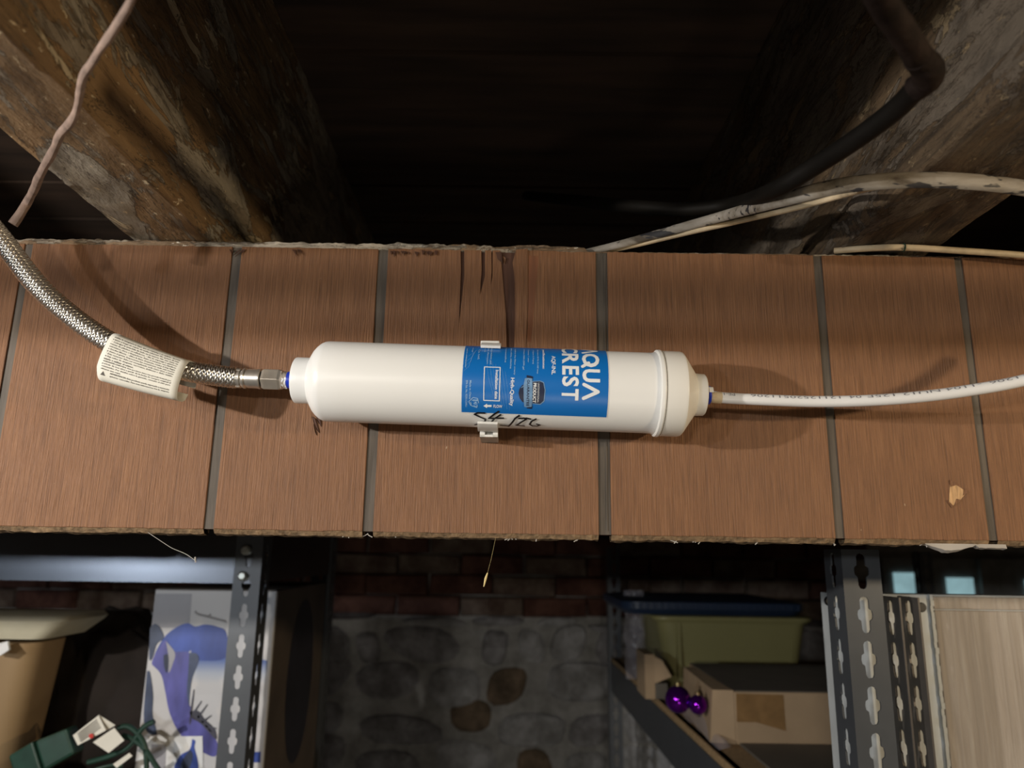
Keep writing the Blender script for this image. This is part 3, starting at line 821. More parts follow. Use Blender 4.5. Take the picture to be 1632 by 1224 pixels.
mb.build('badge_ribbon', M['ribbon'], lab)
mb = MB()
rT2 = rT; rT = RF+0.0009
def ct2(mb, s, a, b, c, d, **k): col_text(mb, s, a, b, c, d, r=RF+0.0009, **k)
ct2(mb, 'PRODUCT', 714, 740, 462, 618, bold=0.03); ct2(mb, 'UNCONDITIONAL', 750, 764, 462, 618, maxedge=0.5)
mb.build('badge_lettering', M['white'], lab)
mb = MB(); ct2(mb, 'GUARANTEE', 664, 684, 436, 645, bold=0.01); mb.build('ribbon_lettering', M['navy'], lab)
rT = rT2
# handwriting
mb = MB()
hw = [[(318, 702), (262, 700), (236, 712), (285, 735), (325, 752), (322, 768), (280, 785), (240, 796)],
      [(432, 690), (395, 712), (352, 745), (470, 742)], [(448, 715), (400, 745), (372, 775)],
      [(598, 722), (566, 745), (512, 808)], [(600, 724), (568, 742)], [(445, 800), (512, 806)],
      [(598, 745), (640, 742), (655, 752), (620, 772), (575, 800), (640, 806)],
      [(735, 750), (700, 768), (684, 792), (708, 806), (745, 806), (768, 798), (740, 790)], [(655, 742), (690, 750)]]
for q in hw: stroke(mb, [hit(710+a/5.1, 520+b/5.1) for a, b in q], 0.0014, RF+0.0005)
mb.build('handwriting', M['ink'], filt)['label'] = 'black marker handwriting'

# ---- clip
sc0, sc1 = s_at(765), s_at(796)
clip = thing('mounting_clip', cyl((sc0+sc1)/2, 1.6, RF+0.004), 'white plastic clip holding the cylinder to the panel', 'clip')
def band(mb, s0, s1, p0, p1, r0, r1, n=48):
    vs = []; fs = []
    for i in range(n+1):
        ph = p0+(p1-p0)*i/n
        vs += [cyl(s0, ph, r0), cyl(s1, ph, r0), cyl(s1, ph, r1), cyl(s0, ph, r1)]
    for i in range(n):
        for k in range(4): fs.append((i*4+k, i*4+(k+1) % 4, (i+1)*4+(k+1) % 4, (i+1)*4+k))
    fs += [(0, 1, 2, 3), tuple(n*4+k for k in (3, 2, 1, 0))]
    return mb.add(vs, fs)
plow = hit(780, 670)[1]
ptop = -hit(780, 561)[1]
MB_ = band(MB(), sc0, sc1, plow, 2*PI-abs(hit(780, 557)[1]), RF+0.0011, RF+0.0030)
MB_.build('band', M['clip'], clip, smooth=True, angle=40)
mb = MB()
pf = cyl(sc0, 1.25, RF+0.0025); 
x0, x1 = cyl(sc0, 1.2, RF).x+0.0012, cyl(sc1, 1.2, RF).x
zf = P(780, 684, YA+0.012).z
zf2 = P(780, 699, YA+0.012).z
mb.box((x0, YA+0.004, zf2), (x0+0.0035, YP-0.0002, zf+0.001)); mb.box((x1-0.0035, YA+0.004, zf2), (x1, YP-0.0002, zf+0.001))
mb.box((x0, YA+0.004, zf2), (x1, YP-0.0002, zf2+0.0016)); mb.box((x0, YA+0.010, zf2), (x1, YP-0.0002, zf+0.001))
mb.build('foot', M['clip'], clip)
zt_ = P(780, 545, YA+0.006).z
mb = MB(); mb.box((x0-0.001, YA+0.002, zt_-0.005), (x1, YA+0.005, zt_)); mb.build('top_lip', M['clip'], clip, bevel=0.0006)

# ================================================================== BRAIDED HOSE
hose = thing('braided_hose', P(240, 575, 0.49), 'braided steel supply hose joining the white cylinder from the left', 'hose')
RH = 0.0076
e_ = A0+T*(s_at(378))
hp = [P(-150, 150, 0.490), P(-60, 300, 0.500), P(5, 385, 0.512), P(60, 455, 0.514), P(118, 507, 0.515), P(176, 546, 0.515), P(235, 573, 0.517), P(300, 591, 0.521), P(345, 598.5, 0.525), e_]
path = spline(hp, 26)
L = [0]
for i in range(1, len(path)): L.append(L[-1]+(path[i]-path[i-1]).length)
MB().tube(path, RH-0.0006, 20).build('core', M['hosecore'], hose, smooth=True)
# resample
def along(s):
    s = max(0, min(s, L[-1]-1e-6)); lo, hi = 0, len(L)-1
    while hi-lo > 1:
        m_ = (lo+hi)//2
        if L[m_] <= s: lo = m_
        else: hi = m_
    t = (s-L[lo])/(L[hi]-L[lo]); return lo, t
FRM = frames(path)
def hose_pt(s, w_, r):
    i, t = along(s); j = min(i+1, len(path)-1)
    a = FRM[i][1].lerp(FRM[j][1], t).normalized(); tt = FRM[i][0].lerp(FRM[j][0], t).normalized(); a = (a-tt*a.dot(tt)).normalized(); b = tt.cross(a)
    return path[i].lerp(path[j], t)+a*(math.cos(w_)*r)+b*(math.sin(w_)*r)
mb = MB()
NS = 10; pitch = 0.036; wd = 0.0043
step = pitch/NS/8
ns = int(L[-1]/step)
for hand in (1, -1):
    for k in range(NS):
        vs = []; fs = []
        for i in range(ns):
            s = i*step
            w_ = hand*2*PI*s/pitch + 2*PI*k/NS
            u = hand*math.cos(2*PI*NS*s/pitch)
            rad = RH-0.0001+0.00040*u
            dw = wd/RH/2
            for (f1, f2) in ((-1, -0.00045), (-0.55, -0.00006), (0, 0.00005), (0.55, -0.00006), (1, -0.00045)): vs.append(hose_pt(s, w_+dw*f1, rad+f2))
        n_ = len(vs)//5
        for i in range(n_-1):
            for q in range(4): fs.append((i*5+q, i*5+q+1, i*5+q+6, i*5+q+5))
        mb.add(vs, fs)
ob = mb.build('braid', M['braid'], hose, smooth=True, angle=80); ob['kind'] = 'stuff'
fer = lathe('ferrule', [(371, 10), (371, 15.8), (374, 16.8), (377, 16), (380, 15.4), (385, 16), (387, 14.8), (390, 16.6), (392, 16.8), (394, 15), (397, 15.6), (411, 15.8), (414, 16.6), (416.5, 16.6), (417.5, 14), (417.5, 9)], M['steel'], hose, n=40)
fer['label'] = 'crimped steel ferrule'
mb = MB()
for k in range(12):
    w_ = 2*PI*k/12
    if k % 2 == 0: mb.hexa([cyl(s_at(379), w_-0.13, 15*K), cyl(s_at(386), w_-0.13, 15*K), cyl(s_at(386), w_+0.13, 15*K), cyl(s_at(379), w_+0.13, 15*K)],
                           [cyl(s_at(379.5), w_-0.1, 17*K), cyl(s_at(385.5), w_-0.1, 17*K), cyl(s_at(385.5), w_+0.1, 17*K), cyl(s_at(379.5), w_+0.1, 17*K)])
mb.build('crimp_marks', M['steel'], fer)
nut_prof = [(418.5, 13.5), (419.5, 16.5), (424, 18.6), (446, 18.6), (450, 17), (451.5, 14), (451.5, 8)]
nut = MB().lathe(A0, T, FC, DN, [(s_at(a), b*K) for a, b in nut_prof], 6).build('hex_nut', M['nickel'], hose, bevel=0.0005)
nut['label'] = 'hexagonal coupling nut'
lathe('washer', [(416.5, 8), (416.5, 13), (419, 13), (419, 8)], M['ink'], hose, n=32)
lathe('thread_stub', [(449, 8), (449, 13.5), (451, 14.5), (453, 13), (455, 14.5), (457, 13), (459, 13.5), (459, 6)], M['nickel'], hose, n=32)
vs = []; fs = []; na_, nb_ = 14, 22
for i in range(na_+1):
    for k in range(nb_+1):
        ph = -0.5+2.3*k/nb_; t = i/na_
        s_ = s_at(450.5+9.5*t); r_ = 13.6+2.4*noise.noise(Vector((ph*3.2, t*3.0, 0)))+1.2*noise.noise(Vector((ph*9, t*8, 4)))
        e = min(1, 6*min(t, 1-t, k/nb_, 1-k/nb_)); vs.append(cyl(s_, ph, (r_*e+11.0*(1-e))*K))
for i in range(na_):
    for k in range(nb_): fs.append((i*(nb_+1)+k, i*(nb_+1)+k+1, (i+1)*(nb_+1)+k+1, (i+1)*(nb_+1)+k))
tp = MB().add(vs, fs).build('thread_tape', M['white'], hose, smooth=True); tp['label'] = 'white thread sealing tape bits'

# ---- paper tag
ptag = thing('paper_tag', P(216, 640, 0.49), 'curled white paper tag with Spanish print looped on the hose', 'tag')
YT = 0.5015
TL, TR, BR, BL = P(178, 529, YT), P(300, 574, YT+0.006), P(280, 636, YT+0.006), P(149, 602, YT)
prof_t = [(0.55, 0.0235), (0.25, 0.0225), (0.06, 0.0200), (-0.03, 0.0120), (0.0, 0.0045), (0.06, 0.0012), (0.18, -0.0006), (0.35, -0.0016), (0.5, -0.002), (0.65, -0.0018), (0.8, -0.001), (0.92, 0.0006), (0.985, 0.0030), (1.0, 0.0065), (0.985, 0.0105), (0.93, 0.0135), (0.84, 0.0150), (0.76, 0.0155)]
pv = spline([Vector((a, b, 0)) for a, b in prof_t], 4)
def tagpt(a, v, dy):
    top_ = TL.lerp(TR, a); bot_ = BL.lerp(BR, a)
    bulge = -0.006*math.sin(PI*a)*0
    p = top_.lerp(bot_, v); p.y += dy
    sag = math.sin(PI*a)*0.0006; p.z -= sag
    return p
vs = []; fs = []; na = 12
for i in range(na+1):
    for q in pv:
        a = i/na
        # left end lower corner is worn round
        cut = 0.0
        if i == 0: a = 0.035*max(0, q.x-0.75)/0.25
        vs.append(tagpt(a, q.x, q.y))
m_ = len(pv)
for i in range(na):
    for k in range(m_-1): fs.append((i*m_+k, i*m_+k+1, (i+1)*m_+k+1, (i+1)*m_+k))
sheet = MB().add(vs, fs).build('sheet', M['paper'], ptag, smooth=True, angle=80)
so = sheet.modifiers.new('thickness', 'SOLIDIFY'); so.thickness = 0.0002; so.offset = 1
front = [q for q in pv if q.y < 0.006]
fx = [(q.x, q.y) for q in pv[13:-14]]
def dyv(v):
    for i in range(len(fx)-1):
        if fx[i][0] <= v <= fx[i+1][0]:
            t = (v-fx[i][0])/(fx[i+1][0]-fx[i][0]+1e-9); return fx[i][1]+(fx[i+1][1]-fx[i][1])*t
    return 0.0
lines = ['doblar la manguera ni dejar que se retuerza o se aplaste. Apriete', 'a mano y luego un cuarto de vuelta adicional. No apriete de mas', '• Coloque la arandela de hule en la tuerca. No use cinta en',
         'roscas de plastico ni selladores. • No lo exponga a quimicos', 'corrosivos, cloro o limpiadores. Evite el contacto con alambres', 'o bordes filosos. • Abra la llave despacio, revise si hay fugas',
         'y cierre si gotea. Inspeccione las conexiones cada seis meses', '• Este conector debe ser reemplazado cada cinco años o antes', 'si hay señas de desgaste, corrosion, dobleces o daño visible.', 'usarlo o utilizar el mismo.',
         'GARANTÍA LIMITADA. Este producto tiene una garantía limitada por', 'periodo de tres años a partir de la fecha de compra original al', 'consumidor. Por detalles sobre la garantía, consulte el sitio para', 'obtener una copia.',
         'ADVERTENCIA: Este producto puede exponerle a sustancias', 'quimicas conocidas. Para mas informacion vea la etiqueta']
mb = MB()
nl = len(lines)
off = -0.0009
for i, s in enumerate(lines):
    v0 = 0.055+0.86*i/nl; v1 = v0+0.86/nl*0.70
    a0, a1 = 0.05, 0.90
    if i in (9, 13): a1 = 0.05+0.85*len(s)/62
    if i >= 14: a0 = 0.17
    slope = 0.0
    def fn(u, v, v0=v0, v1=v1, a0=a0, a1=a1):
        vv = v1+(v0-v1)*v; return tagpt(a0+(a1-a0)*u, vv, dyv(vv)-0.0004)
    b_ = 0.025 if i not in (10, 14) else 0.04
    put_text(mb, s, fn, bold=b_, maxedge=5, res=1)
# warning triangle
def tp_(a, v): return tagpt(a, v, dyv(v)-0.0004)
mb.add([tp_(0.06, 0.90), tp_(0.12, 0.90), tp_(0.09, 0.82)], [(0, 1, 2)])
mb.build('tag_print', M['print_'], sheet)

# ================================================================== WHITE TUBE
tube = thing('water_tube', P(1380, 640, YA), 'white plastic water tube leaving the cylinder to the right', 'tube')
st = A0+T*s_at(1128)
tpth = spline([st, P(1152, 634, YA), P(1220, 637.5, 0.524), P(1300, 640, 0.520), P(1380, 638.5, 0.514), P(1460, 633, 0.508), P(1540, 623, 0.502), P(1632, 606, 0.494), P(1760, 570, 0.48), P(1900, 520, 0.46)], 14)
RTU = 0.0041
MB().tube(tpth, RTU, 24).build('tube_wall', M['tube'], tube, smooth=True)
sp_ = spline([st-T*0.001, P(1138, 633.2, YA), P(1149, 634, YA)], 5)
MB().tube(sp_, RTU+0.00025, 24).build('tan_sleeve', M['tubeclear'], tube, smooth=True)['label'] = 'tan stained end of the tube'
FT = frames(tpth); LT = [0]
for i in range(1, len(tpth)): LT.append(LT[-1]+(tpth[i]-tpth[i-1]).length)
def tube_pt(s, w_, r):
    i = max(k for k in range(len(LT)) if LT[k] <= s+1e-9); i = min(i, len(LT)-2); t = (s-LT[i])/(LT[i+1]-LT[i])
    p = tpth[i].lerp(tpth[i+1], t); tt = FT[i][0]
    f = (CAM-p); f = (f-tt*f.dot(tt)).normalized(); u = tt.cross(f); u = u if u.z > 0 else -u
    return p+f*(math.cos(w_)*r)+u*(math.sin(w_)*r)
mb = MB()
for (s0, s1, tx) in ((0.011, 0.019, 'PE-1'), (0.030, 0.092, '12112520511206'), (0.098, 0.106, '04'), (0.110, 0.185, '-1104 NU12 125F'), (0.190, 0.260, '12112520511206')):
    put_text(mb, tx, lambda u, v, s0=s0, s1=s1: tube_pt(s1-(s1-s0)*u, 0.50+0.62*(1-v), RTU+0.00012), maxedge=0.5, res=2)
mb.build('printed_digits', M['tubeprint'], tube)

# ================================================================== CABLES AND PIPES
def PJ(px, py, c=0.012, ymax=0.54):
    z = JZ-c; v = PZ(px, py, z)
    return v if v.y < ymax else P(px, py, ymax)
pts = [PJ(a, b, 0.012, 0.47) for a, b in ((225, -60), (205, 10), (160, 80), (132, 130), (118, 185), (88, 232), (62, 285), (45, 318), (32, 340), (20, 358))]
pth = spline(pts, 10)
pth = [p+Vector((noise.noise(p*45)*0.0015, 0, noise.noise(p*45+Vector((9, 0, 0)))*0.0015)) for p in pth]
ksc = pth[0].y/0.47
rr = [0.0038*(p.y/0.47)*(1+0.25*noise.noise(p*60)) for p in pth]
o = MB().tube(pth, rr, 12, 0.75).build('dangling_wire', M['wire'], smooth=True)
tag(o, 'twisted grey-pink wire dangling before the left joist', 'wire')
pipe = thing('iron_pipe', PJ(1440, 60), 'dark rusty pipe coming down to a fitting at upper right', 'pipe')
MB().tube(spline([PJ(1370, -90), PJ(1405, 0), PJ(1445, 60), PJ(1474, 108)], 8), 0.0062, 18).build('pipe_run', M['iron'], pipe, smooth=True)
MB().tube(spline([PJ(1462, 90), PJ(1480, 112), PJ(1476, 128), PJ(1458, 142)], 6), [0.0066]*4+[0.0072]*9+[0.0066]*6, 18).build('elbow', M['iron'], pipe, smooth=True)
def up(p, dz): return p
o = MB().tube(spline([PJ(1466, 134), PJ(1430, 172), PJ(1370, 218), PJ(1300, 264, 0.010), PJ(1230, 305, 0.008), P(1170, 325, 0.53), P(1090, 334, 0.56), P(1000, 328, 0.60), P(900, 318, 0.70), P(840, 312, 0.85)], 12), 0.0058, 16).build('black_cable', M['rubber'], smooth=True)
tag(o, 'thick black cable sagging across the dark gap to the right joist', 'cable')
cb = thing('flat_cable', P(1300, 330, 0.56), 'stained off-white flat cable arching over the right part of panel top', 'cable')
c1 = spline([P(925, 404, 0.578), P(985, 390, 0.558), P(1060, 370, 0.550), P(1150, 345, 0.535), PJ(1240, 320, 0.012, 0.52), PJ(1330, 298, 0.012, 0.50), PJ(1420, 288, 0.012), PJ(1520, 288, 0.012), PJ(1632, 300, 0.012), PJ(1760, 330, 0.012)], 12)
MB().tube(c1, [0.0026+0.0028*min(1, i/60) for i in range(len(c1))], 16, 0.6).build('sheath', M['oldcable'], cb, smooth=True)
c2 = spline([P(935, 405, 0.580), P(1000, 393, 0.560), P(1090, 372, 0.551), P(1180, 352, 0.543), P(1270, 331, 0.530), P(1340, 312, 0.513), PJ(1385, 300, 0.0075), PJ(1430, 291, 0.0065)], 12)
MB().tube(c2, 0.0022, 10).build('core_wire', M['cream'], cb, smooth=True)
c3 = spline([P(1330, 400, 0.568), P(1380, 396, 0.555), P(1440, 394.5, 0.550), P(1520, 399, 0.548), P(1632, 407, 0.546), P(1760, 420, 0.545)], 10)
th = thing('thin_cable', P(1450, 396, 0.55), 'thin cream cable lying along top edge of panel at right', 'cable')
MB().tube(c3, 0.0026, 12).build('sheath', M['cream'], th, smooth=True)
mb = MB(); p = P(1440, 394.5, 0.550)
mb.tube([p+Vector((0, math.cos(a)*0.0030, math.sin(a)*0.0030)) for a in [k*PI/6 for k in range(13)]], 0.0005, 6)
mb.tube([p+Vector((0, -.003, 0)), p+Vector((-0.002, -.004, -.003)), p+Vector((-0.004, -.004, -.003))], 0.0004, 6)
mb.build('tie', M['green'], th)

# ================================================================== SLOTTED RACKS
def slot_outline(kind, sc=1.0):
    w_, b, h = (0.0042, 0.0072, 0.0165)
    pts = []
    pts += [(-w_*0.7, h*0.93), (0, h), (w_*0.7, h*0.93), (w_, h*0.8), (w_, h*0.33), (b*0.92, b*0.5), (b, 0), (b*0.92, -b*0.5), (w_, -h*0.33), (w_*0.92, -h*0.8), (w_*0.6, -h*0.96), (0, -h), (-w_*0.6, -h*0.96), (-w_*0.92, -h*0.8), (-w_, -h*0.33), (-b*0.92, -b*0.5), (-b, 0), (-b*0.92, b*0.5), (-w_, h*0.33), (-w_, h*0.8)]
    return [(x*sc, y*sc) for x, y in pts]
def flange(mb, o, ux, nrm, width, z0, z1, pitch, th=0.0018, phase=0.0, sc=1.0):
    """vertical slotted strip: o = bottom reference (x,y), ux = unit dir of width, nrm = thickness dir"""
    ol = slot_outline('k', sc); n = len(ol)
    k0 = int((z0-phase)/pitch); z = k0*pitch+phase
    while z < z1:
        zc = z+pitch/2; a, b = max(z, z0), min(z+pitch, z1)
        full = (z >= z0-1e-6 and z+pitch <= z1+1e-6)
        if b-a > 1e-5:
            if full:
                vs = []
                for lay in (0, th):
                    for (x, y) in ol:
                        # matching rectangle point
                        ax, ay = x/(width/2), y/(pitch/2); m = max(abs(ax)*1.0, abs(ay), 1e-6)
                        rx, ry = x/m, y/m
                        if abs(y) < 0.0045*sc: rx = math.copysign(width/2, x if x else 1); ry = y*1.2
                        for (qx, qy) in ((x, y), (rx, ry)):
                            p = Vector((o[0], o[1], zc))+ux*(width/2+qx)+nrm*lay+Vector((0, 0, qy)); vs.append(p)
                # rectangle corners inserted separately
                fs = []
                for k in range(n):
                    j = (k+1) % n
                    fs.append((2*k, 2*j, 2*j+1, 2*k+1)); fs.append((2*n+2*k, 2*n+2*k+1, 2*n+2*j+1, 2*n+2*j)); fs.append((2*k, 2*n+2*k, 2*n+2*j, 2*j))
                mb.add(vs, fs)
                for sx in (1, -1):
                    for sy in (1, -1):   # corner triangles
                        best = [(vs[2*k+1], k) for k in range(n)]
                        # points adjacent to the corner
                        c = Vector((o[0], o[1], zc))+ux*(width/2+sx*width/2)+Vector((0, 0, sy*pitch/2))
                        onx = [p for p, k in best if abs((p-c).dot(ux)) < 1e-6 and (p.z-zc)*sy > -1e-9]
                        onz = [p for p, k in best if abs(p.z-c.z) < 1e-6 and ((p-c).dot(ux)*sx > -width*0.5-1e-6)]
                        if onx and onz:
                            pa_ = max(onx, key=lambda p: (p.z-zc)*sy); pb_ = max(onz, key=lambda p: (p-c).dot(ux)*sx)
                            mb.add([c, pa_, pb_, c+nrm*th, pa_+nrm*th, pb_+nrm*th], [(0, 1, 2), (3, 5, 4)])
            else:
                q = [Vector((o[0], o[1], a)), Vector((o[0], o[1], a))+ux*width, Vector((o[0], o[1], b))+ux*width, Vector((o[0], o[1], b))]
                mb.prism(q, nrm*th)
        z += pitch
    # edge strips
    for off in (0, width):
        q0 = Vector((o[0], o[1], z0))+ux*off
        mb.add([q0, q0+nrm*th, q0+nrm*th+Vector((0, 0, z1-z0)), q0+Vector((0, 0, z1-z0))], [(0, 1, 2, 3)])
UX, UY = Vector((1, 0, 0)), Vector((0, 1, 0))
def post(x, y, z1, parent, mat, side='left', wf=0.036, wsd=0.038, phase=0.0, pitch=0.0395, z0=0.0, front=True, name='post', sc=1.0):
    mb = MB()
    if front: flange(mb, (x, y), UX, UY, wf, z0, z1, pitch, phase=phase, sc=sc)
    xs = x if side == 'left' else x+wf-0.0018
    flange(mb, (xs, y+(0.0018 if front else 0)), UY, UX, wsd, z0, z1, pitch, phase=phase, sc=sc)
    return mb.build(name, mat, parent)
# left rack
xp1 = P(408, 1000, 1.05).x
rackL = thing('shelf_rack', (xp1-0.6, 1.25, 0), 'dark grey slotted steel shelving at left holding the flower carton', 'shelf')
post(xp1-0.037, 1.05, EYE+0.05, rackL, M['rack'], 'right', wf=0.037, pitch=0.0395, phase=P(385, 1000, 1.05).z-0.004, sc=0.92)
post(xp1-0.037, 1.46, EYE+0.05, rackL, M['rack'], 'right', wf=0.037, pitch=0.0395, sc=0.92)
zb1 = P(200, 927, 1.06).z; zb0 = zb1+0.075
MB().box((-1.5, 1.0525, zb1+0.001), (xp1-0.004, 1.056, zb0)).build('shelf_beam', M['beamsteel'], rackL, bevel=0.0008)['label'] = 'steel front beam with a bright sheen'
MB().box((-1.5, 1.0525, zb1), (xp1-0.004, 1.090, zb1+0.0018)).build('beam_flange', M['beamsteel'], rackL)
MB().box((-1.5, 1.4560, zb1), (xp1-0.004, 1.4600, zb0)).build('shelf_beam', M['beamsteel'], rackL)
MB().box((-1.5, 1.062, zb1+0.025), (xp1-0.006, 1.455, zb1+0.037)).build('shelf_board', M['chip'], rackL)
MB().box((xp1-0.0055, 1.094, zb1+0.002), (xp1-0.002, 1.455, zb0)).build('side_beam', M['beamsteel'], rackL)
zs = EYE-0.385
MB().box((-1.5, 1.0525, zs-0.060), (xp1-0.004, 1.056, zs-0.012)).build('shelf_beam', M['beamsteel'], rackL)
MB().box((-1.5, 1.0565, zs-0.012), (xp1+0.02, 1.455, zs)).build('shelf_board', M['chip'], rackL)
mb = MB()
for (px, py) in ((391, 877), (386, 918)):
    c = P(px, py, 1.047)
    MB().lathe(c, Vector((0, 1, 0)), Vector((1, 0, 0)), Vector((0, 0, 1)), [(-0.0030, 0.001), (-0.003, 0.0040), (-0.0015, 0.0060), (0, 0.0066), (0.0055, 0.0066)], 20).build('bolt', M['bolt'], rackL, smooth=True)
MB().box((-1.5-0.037, 1.05, 0), (-1.5, 1.088, EYE+0.05)).build('post', M['rack'], rackL)
MB().box((-1.5-0.037, 1.46, 0), (-1.5, 1.498, EYE+0.05)).build('post', M['rack'], rackL)
# right rack
YR = 0.72
xr = P(1350, 1000, YR).x
rackR = thing('shelf_rack', (xr+0.3, 1.4, 0), 'dark slotted steel shelving at right holding boxes and yellow tub', 'shelf')
phs = P(1388, 980, YR).z-0.0395/2
ztR = phs+2*0.0395+0.0001
post(xr, YR, ztR, rackR, M['rack'], 'left', wf=0.0360, phase=phs-20*0.0395)
XBk = P(972, 1000, 2.22).x
zsh = P(972, 1046, 2.22).z
post(XBk-0.004, 2.22, EYE+0.02, rackR, M['rack'], 'left', wf=0.036, wsd=0.036)
post(P(1466, 900, 2.22).x, 2.22, EYE+0.02, rackR, M['rack'], 'left', wf=0.036, wsd=0.036)
# long side beam (runs away from the camera), its far end at the back post
def beamq(x0, x1, th, z0, z1, y0, y1): 
    mb = MB(); mb.hexa([(x0, y0, z0), (x0+th, y0, z0), (x1+th, y1, z0), (x1, y1, z0)], [(x0, y0, z1), (x0+th, y0, z1), (x1+th, y1, z1), (x1, y1, z1)]); return mb
beamq(xr+0.002, XBk, 0.003, zsh-0.092, zsh-0.014, YR+0.04, 2.22).build('side_beam', M['rack'], rackR)['label'] = 'long side beam running back'
beamq(xr+0.004, XBk+0.002, 0.012, zsh-0.016, zsh-0.002, YR+0.04, 2.218).build('board_edge', M['chip'], rackR)
mb = MB(); mb.hexa([(xr+0.007, YR+0.04, zsh-0.014), (xr+0.85, YR+0.04, zsh-0.014), (xr+0.85, 2.21, zsh-0.014), (XBk+0.005, 2.21, zsh-0.014)], [(xr+0.007, YR+0.04, zsh-0.002), (xr+0.85, YR+0.04, zsh-0.002), (xr+0.85, 2.21, zsh-0.002), (XBk+0.005, 2.21, zsh-0.002)])
mb.build('shelf_board', M['chip'], rackR)
MB().box((XBk, 2.224, zsh-0.08), (XBk+0.95, 2.228, zsh-0.014)).build('end_beam', M['rack'], rackR)
MB().box((xr+0.85, YR+0.04, 0), (xr+0.886, YR+0.078, ztR)).build('post', M['rack'], rackR)
# second pair of slotted uprights beside it
rackS = thing('slotted_upright', (P(1450, 1000, YR).x, YR+0.02, 0), 'grey, warm-tinted pair of slotted uprights between post and framed board', 'upright')
for px in (1437, 1467):
    x = P(px, 1000, YR+0.012).x
    mb = MB(); flange(mb, (x, YR+0.012), UY, UX, 0.038, 0.0, phs+0.0350+0.0001, 0.0390, phase=phs+0.0350-20*0.0390, sc=1.0)
    mb.build('slotted_flange', M['rackwarm'], rackS)

# ================================================================== FRAMED BOARD (right)
YQ = 0.80
bx0 = P(1319, 941, YQ).x; bx1 = bx0+0.75; bz1 = P(1400, 946, YQ).z; bz0 = bz1-0.80
fb = thing('framed_board', ((bx0+bx1)/2, YQ, bz0), 'white metal framed grey board behind the slotted post at right', 'board')
ix0 = P(1484, 1000, YQ).x; iz1 = P(1484, 972, YQ).z
MB().box((bx0, YQ, bz0), (bx1, YQ+0.02, bz1)).build('back_sheet', M['frame'], fb, bevel=0.001)
MB().box((ix0+0.004, YQ-0.003, bz0+0.03), (bx1-0.03, YQ+0.001, iz1)).build('inset', M['inset'], fb, bevel=0.0012)['label'] = 'brush painted grey-beige face'
MB().box((ix0+0.004, YQ-0.0022, iz1+0.0010), (bx1-0.03, YQ+0.001, bz1-0.002)).build('top_rail', M['inset'], fb, bevel=0.0008)
mb = MB()
for i in range(120):
    z = bz0+0.1+(bz1-bz0-0.1)*i/120
    d = 0.0009*noise.noise(Vector((0, 0, z*120)))
    mb.box((ix0+d, YQ-0.0032, z), (ix0+0.0032+d*2, YQ+0.001, z+(bz1-bz0-0.1)/120+0.0001))
mb.build('paint_ridge', M['frame'], fb)
c = P(1469, 968, YQ)
MB().lathe(c, Vector((0, 1, 0)), Vector((1, 0, 0)), Vector((0, 0, 1)), [(-0.0015, 0.0005), (-0.0015, 0.0040), (0.0, 0.0050), (0.002, 0.0050)], 20).build('rivet', M['ink'], fb, smooth=True)['label'] = 'black plug in the frame corner'
c = P(1322, 958, YQ)
MB().lathe(c, Vector((0, 1, 0)), Vector((1, 0, 0)), Vector((0, 0, 1)), [(-0.0015, 0.0005), (-0.0015, 0.0040), (0.0, 0.0050), (0.002, 0.0050)], 20).build('rivet', M['ink'], fb, smooth=True)

# ================================================================== LEFT SHELF CONTENTS
# flower carton
YX = 1.125
ax0 = P(247, 945, YX).x; ax1 = P(441, 950, YX).x; az1 = P(300, 940, YX).z
YX2 = 1.42
cart = thing('flower_carton', ((ax0+ax1)/2, YX, zs), 'white carton printed with a big blue flower behind the slotted post', 'box')
MB().box((ax0, YX, zs+0.0005), (ax1, YX2, az1)).build('carton', M['boxwhite'], cart, bevel=0.0015)
MB().box((ax1-0.0006, YX+0.004, zs+0.001), (ax1+0.0008, YX2-0.002, az1-0.001)).build('side_print', M['boxside'], cart)['label'] = 'dark brown carton side with black shape'
MB().box((ax0+0.002, YX+0.004, az1-0.0005), (ax1-0.002, YX2-0.004, az1+0.0015)).build('lid_flap', M['carddark'], cart)
def art(name, pts, mat, layer):
    q = [P(a, b, YX) for a, b in pts]
    return MB().prism([(v.x, YX-0.0003*layer, v.z) for v in q], (0, 0.0002, 0)).build(name, mat, cart)
def G(*p): return [(200+a/3.778, 900+b/3.778) for a, b in p]
def sm(pts, n=5):
    q = [Vector((a, b, 0)) for a, b in pts]; q = q+[q[0]]
    return [(v.x, v.y) for v in spline(q, n)[:-1]]
art('grey_field', G((183, 175), (400, 175), (385, 380), (158, 380), (160, 350)), M['boxgrey'], 1)
art('lower_field', G((152, 380), (600, 400), (545, 1224), (100, 1224)), M['boxwhite'], 1)
art('petal', sm(G((160, 600), (185, 520), (240, 430), (310, 375), (375, 352), (420, 372), (480, 360), (550, 372), (608, 410), (604, 560), (440, 575), (440, 540), (385, 520), (370, 600), (250, 640))), M['pblue'], 2)
art('petal', sm(G((160, 600), (170, 560), (240, 455), (290, 520), (385, 530), (380, 640), (372, 760), (390, 850), (460, 960), (550, 1060), (545, 1150), (470, 1130), (340, 1030), (270, 900), (240, 760), (215, 660))), M['pblue2'], 3)
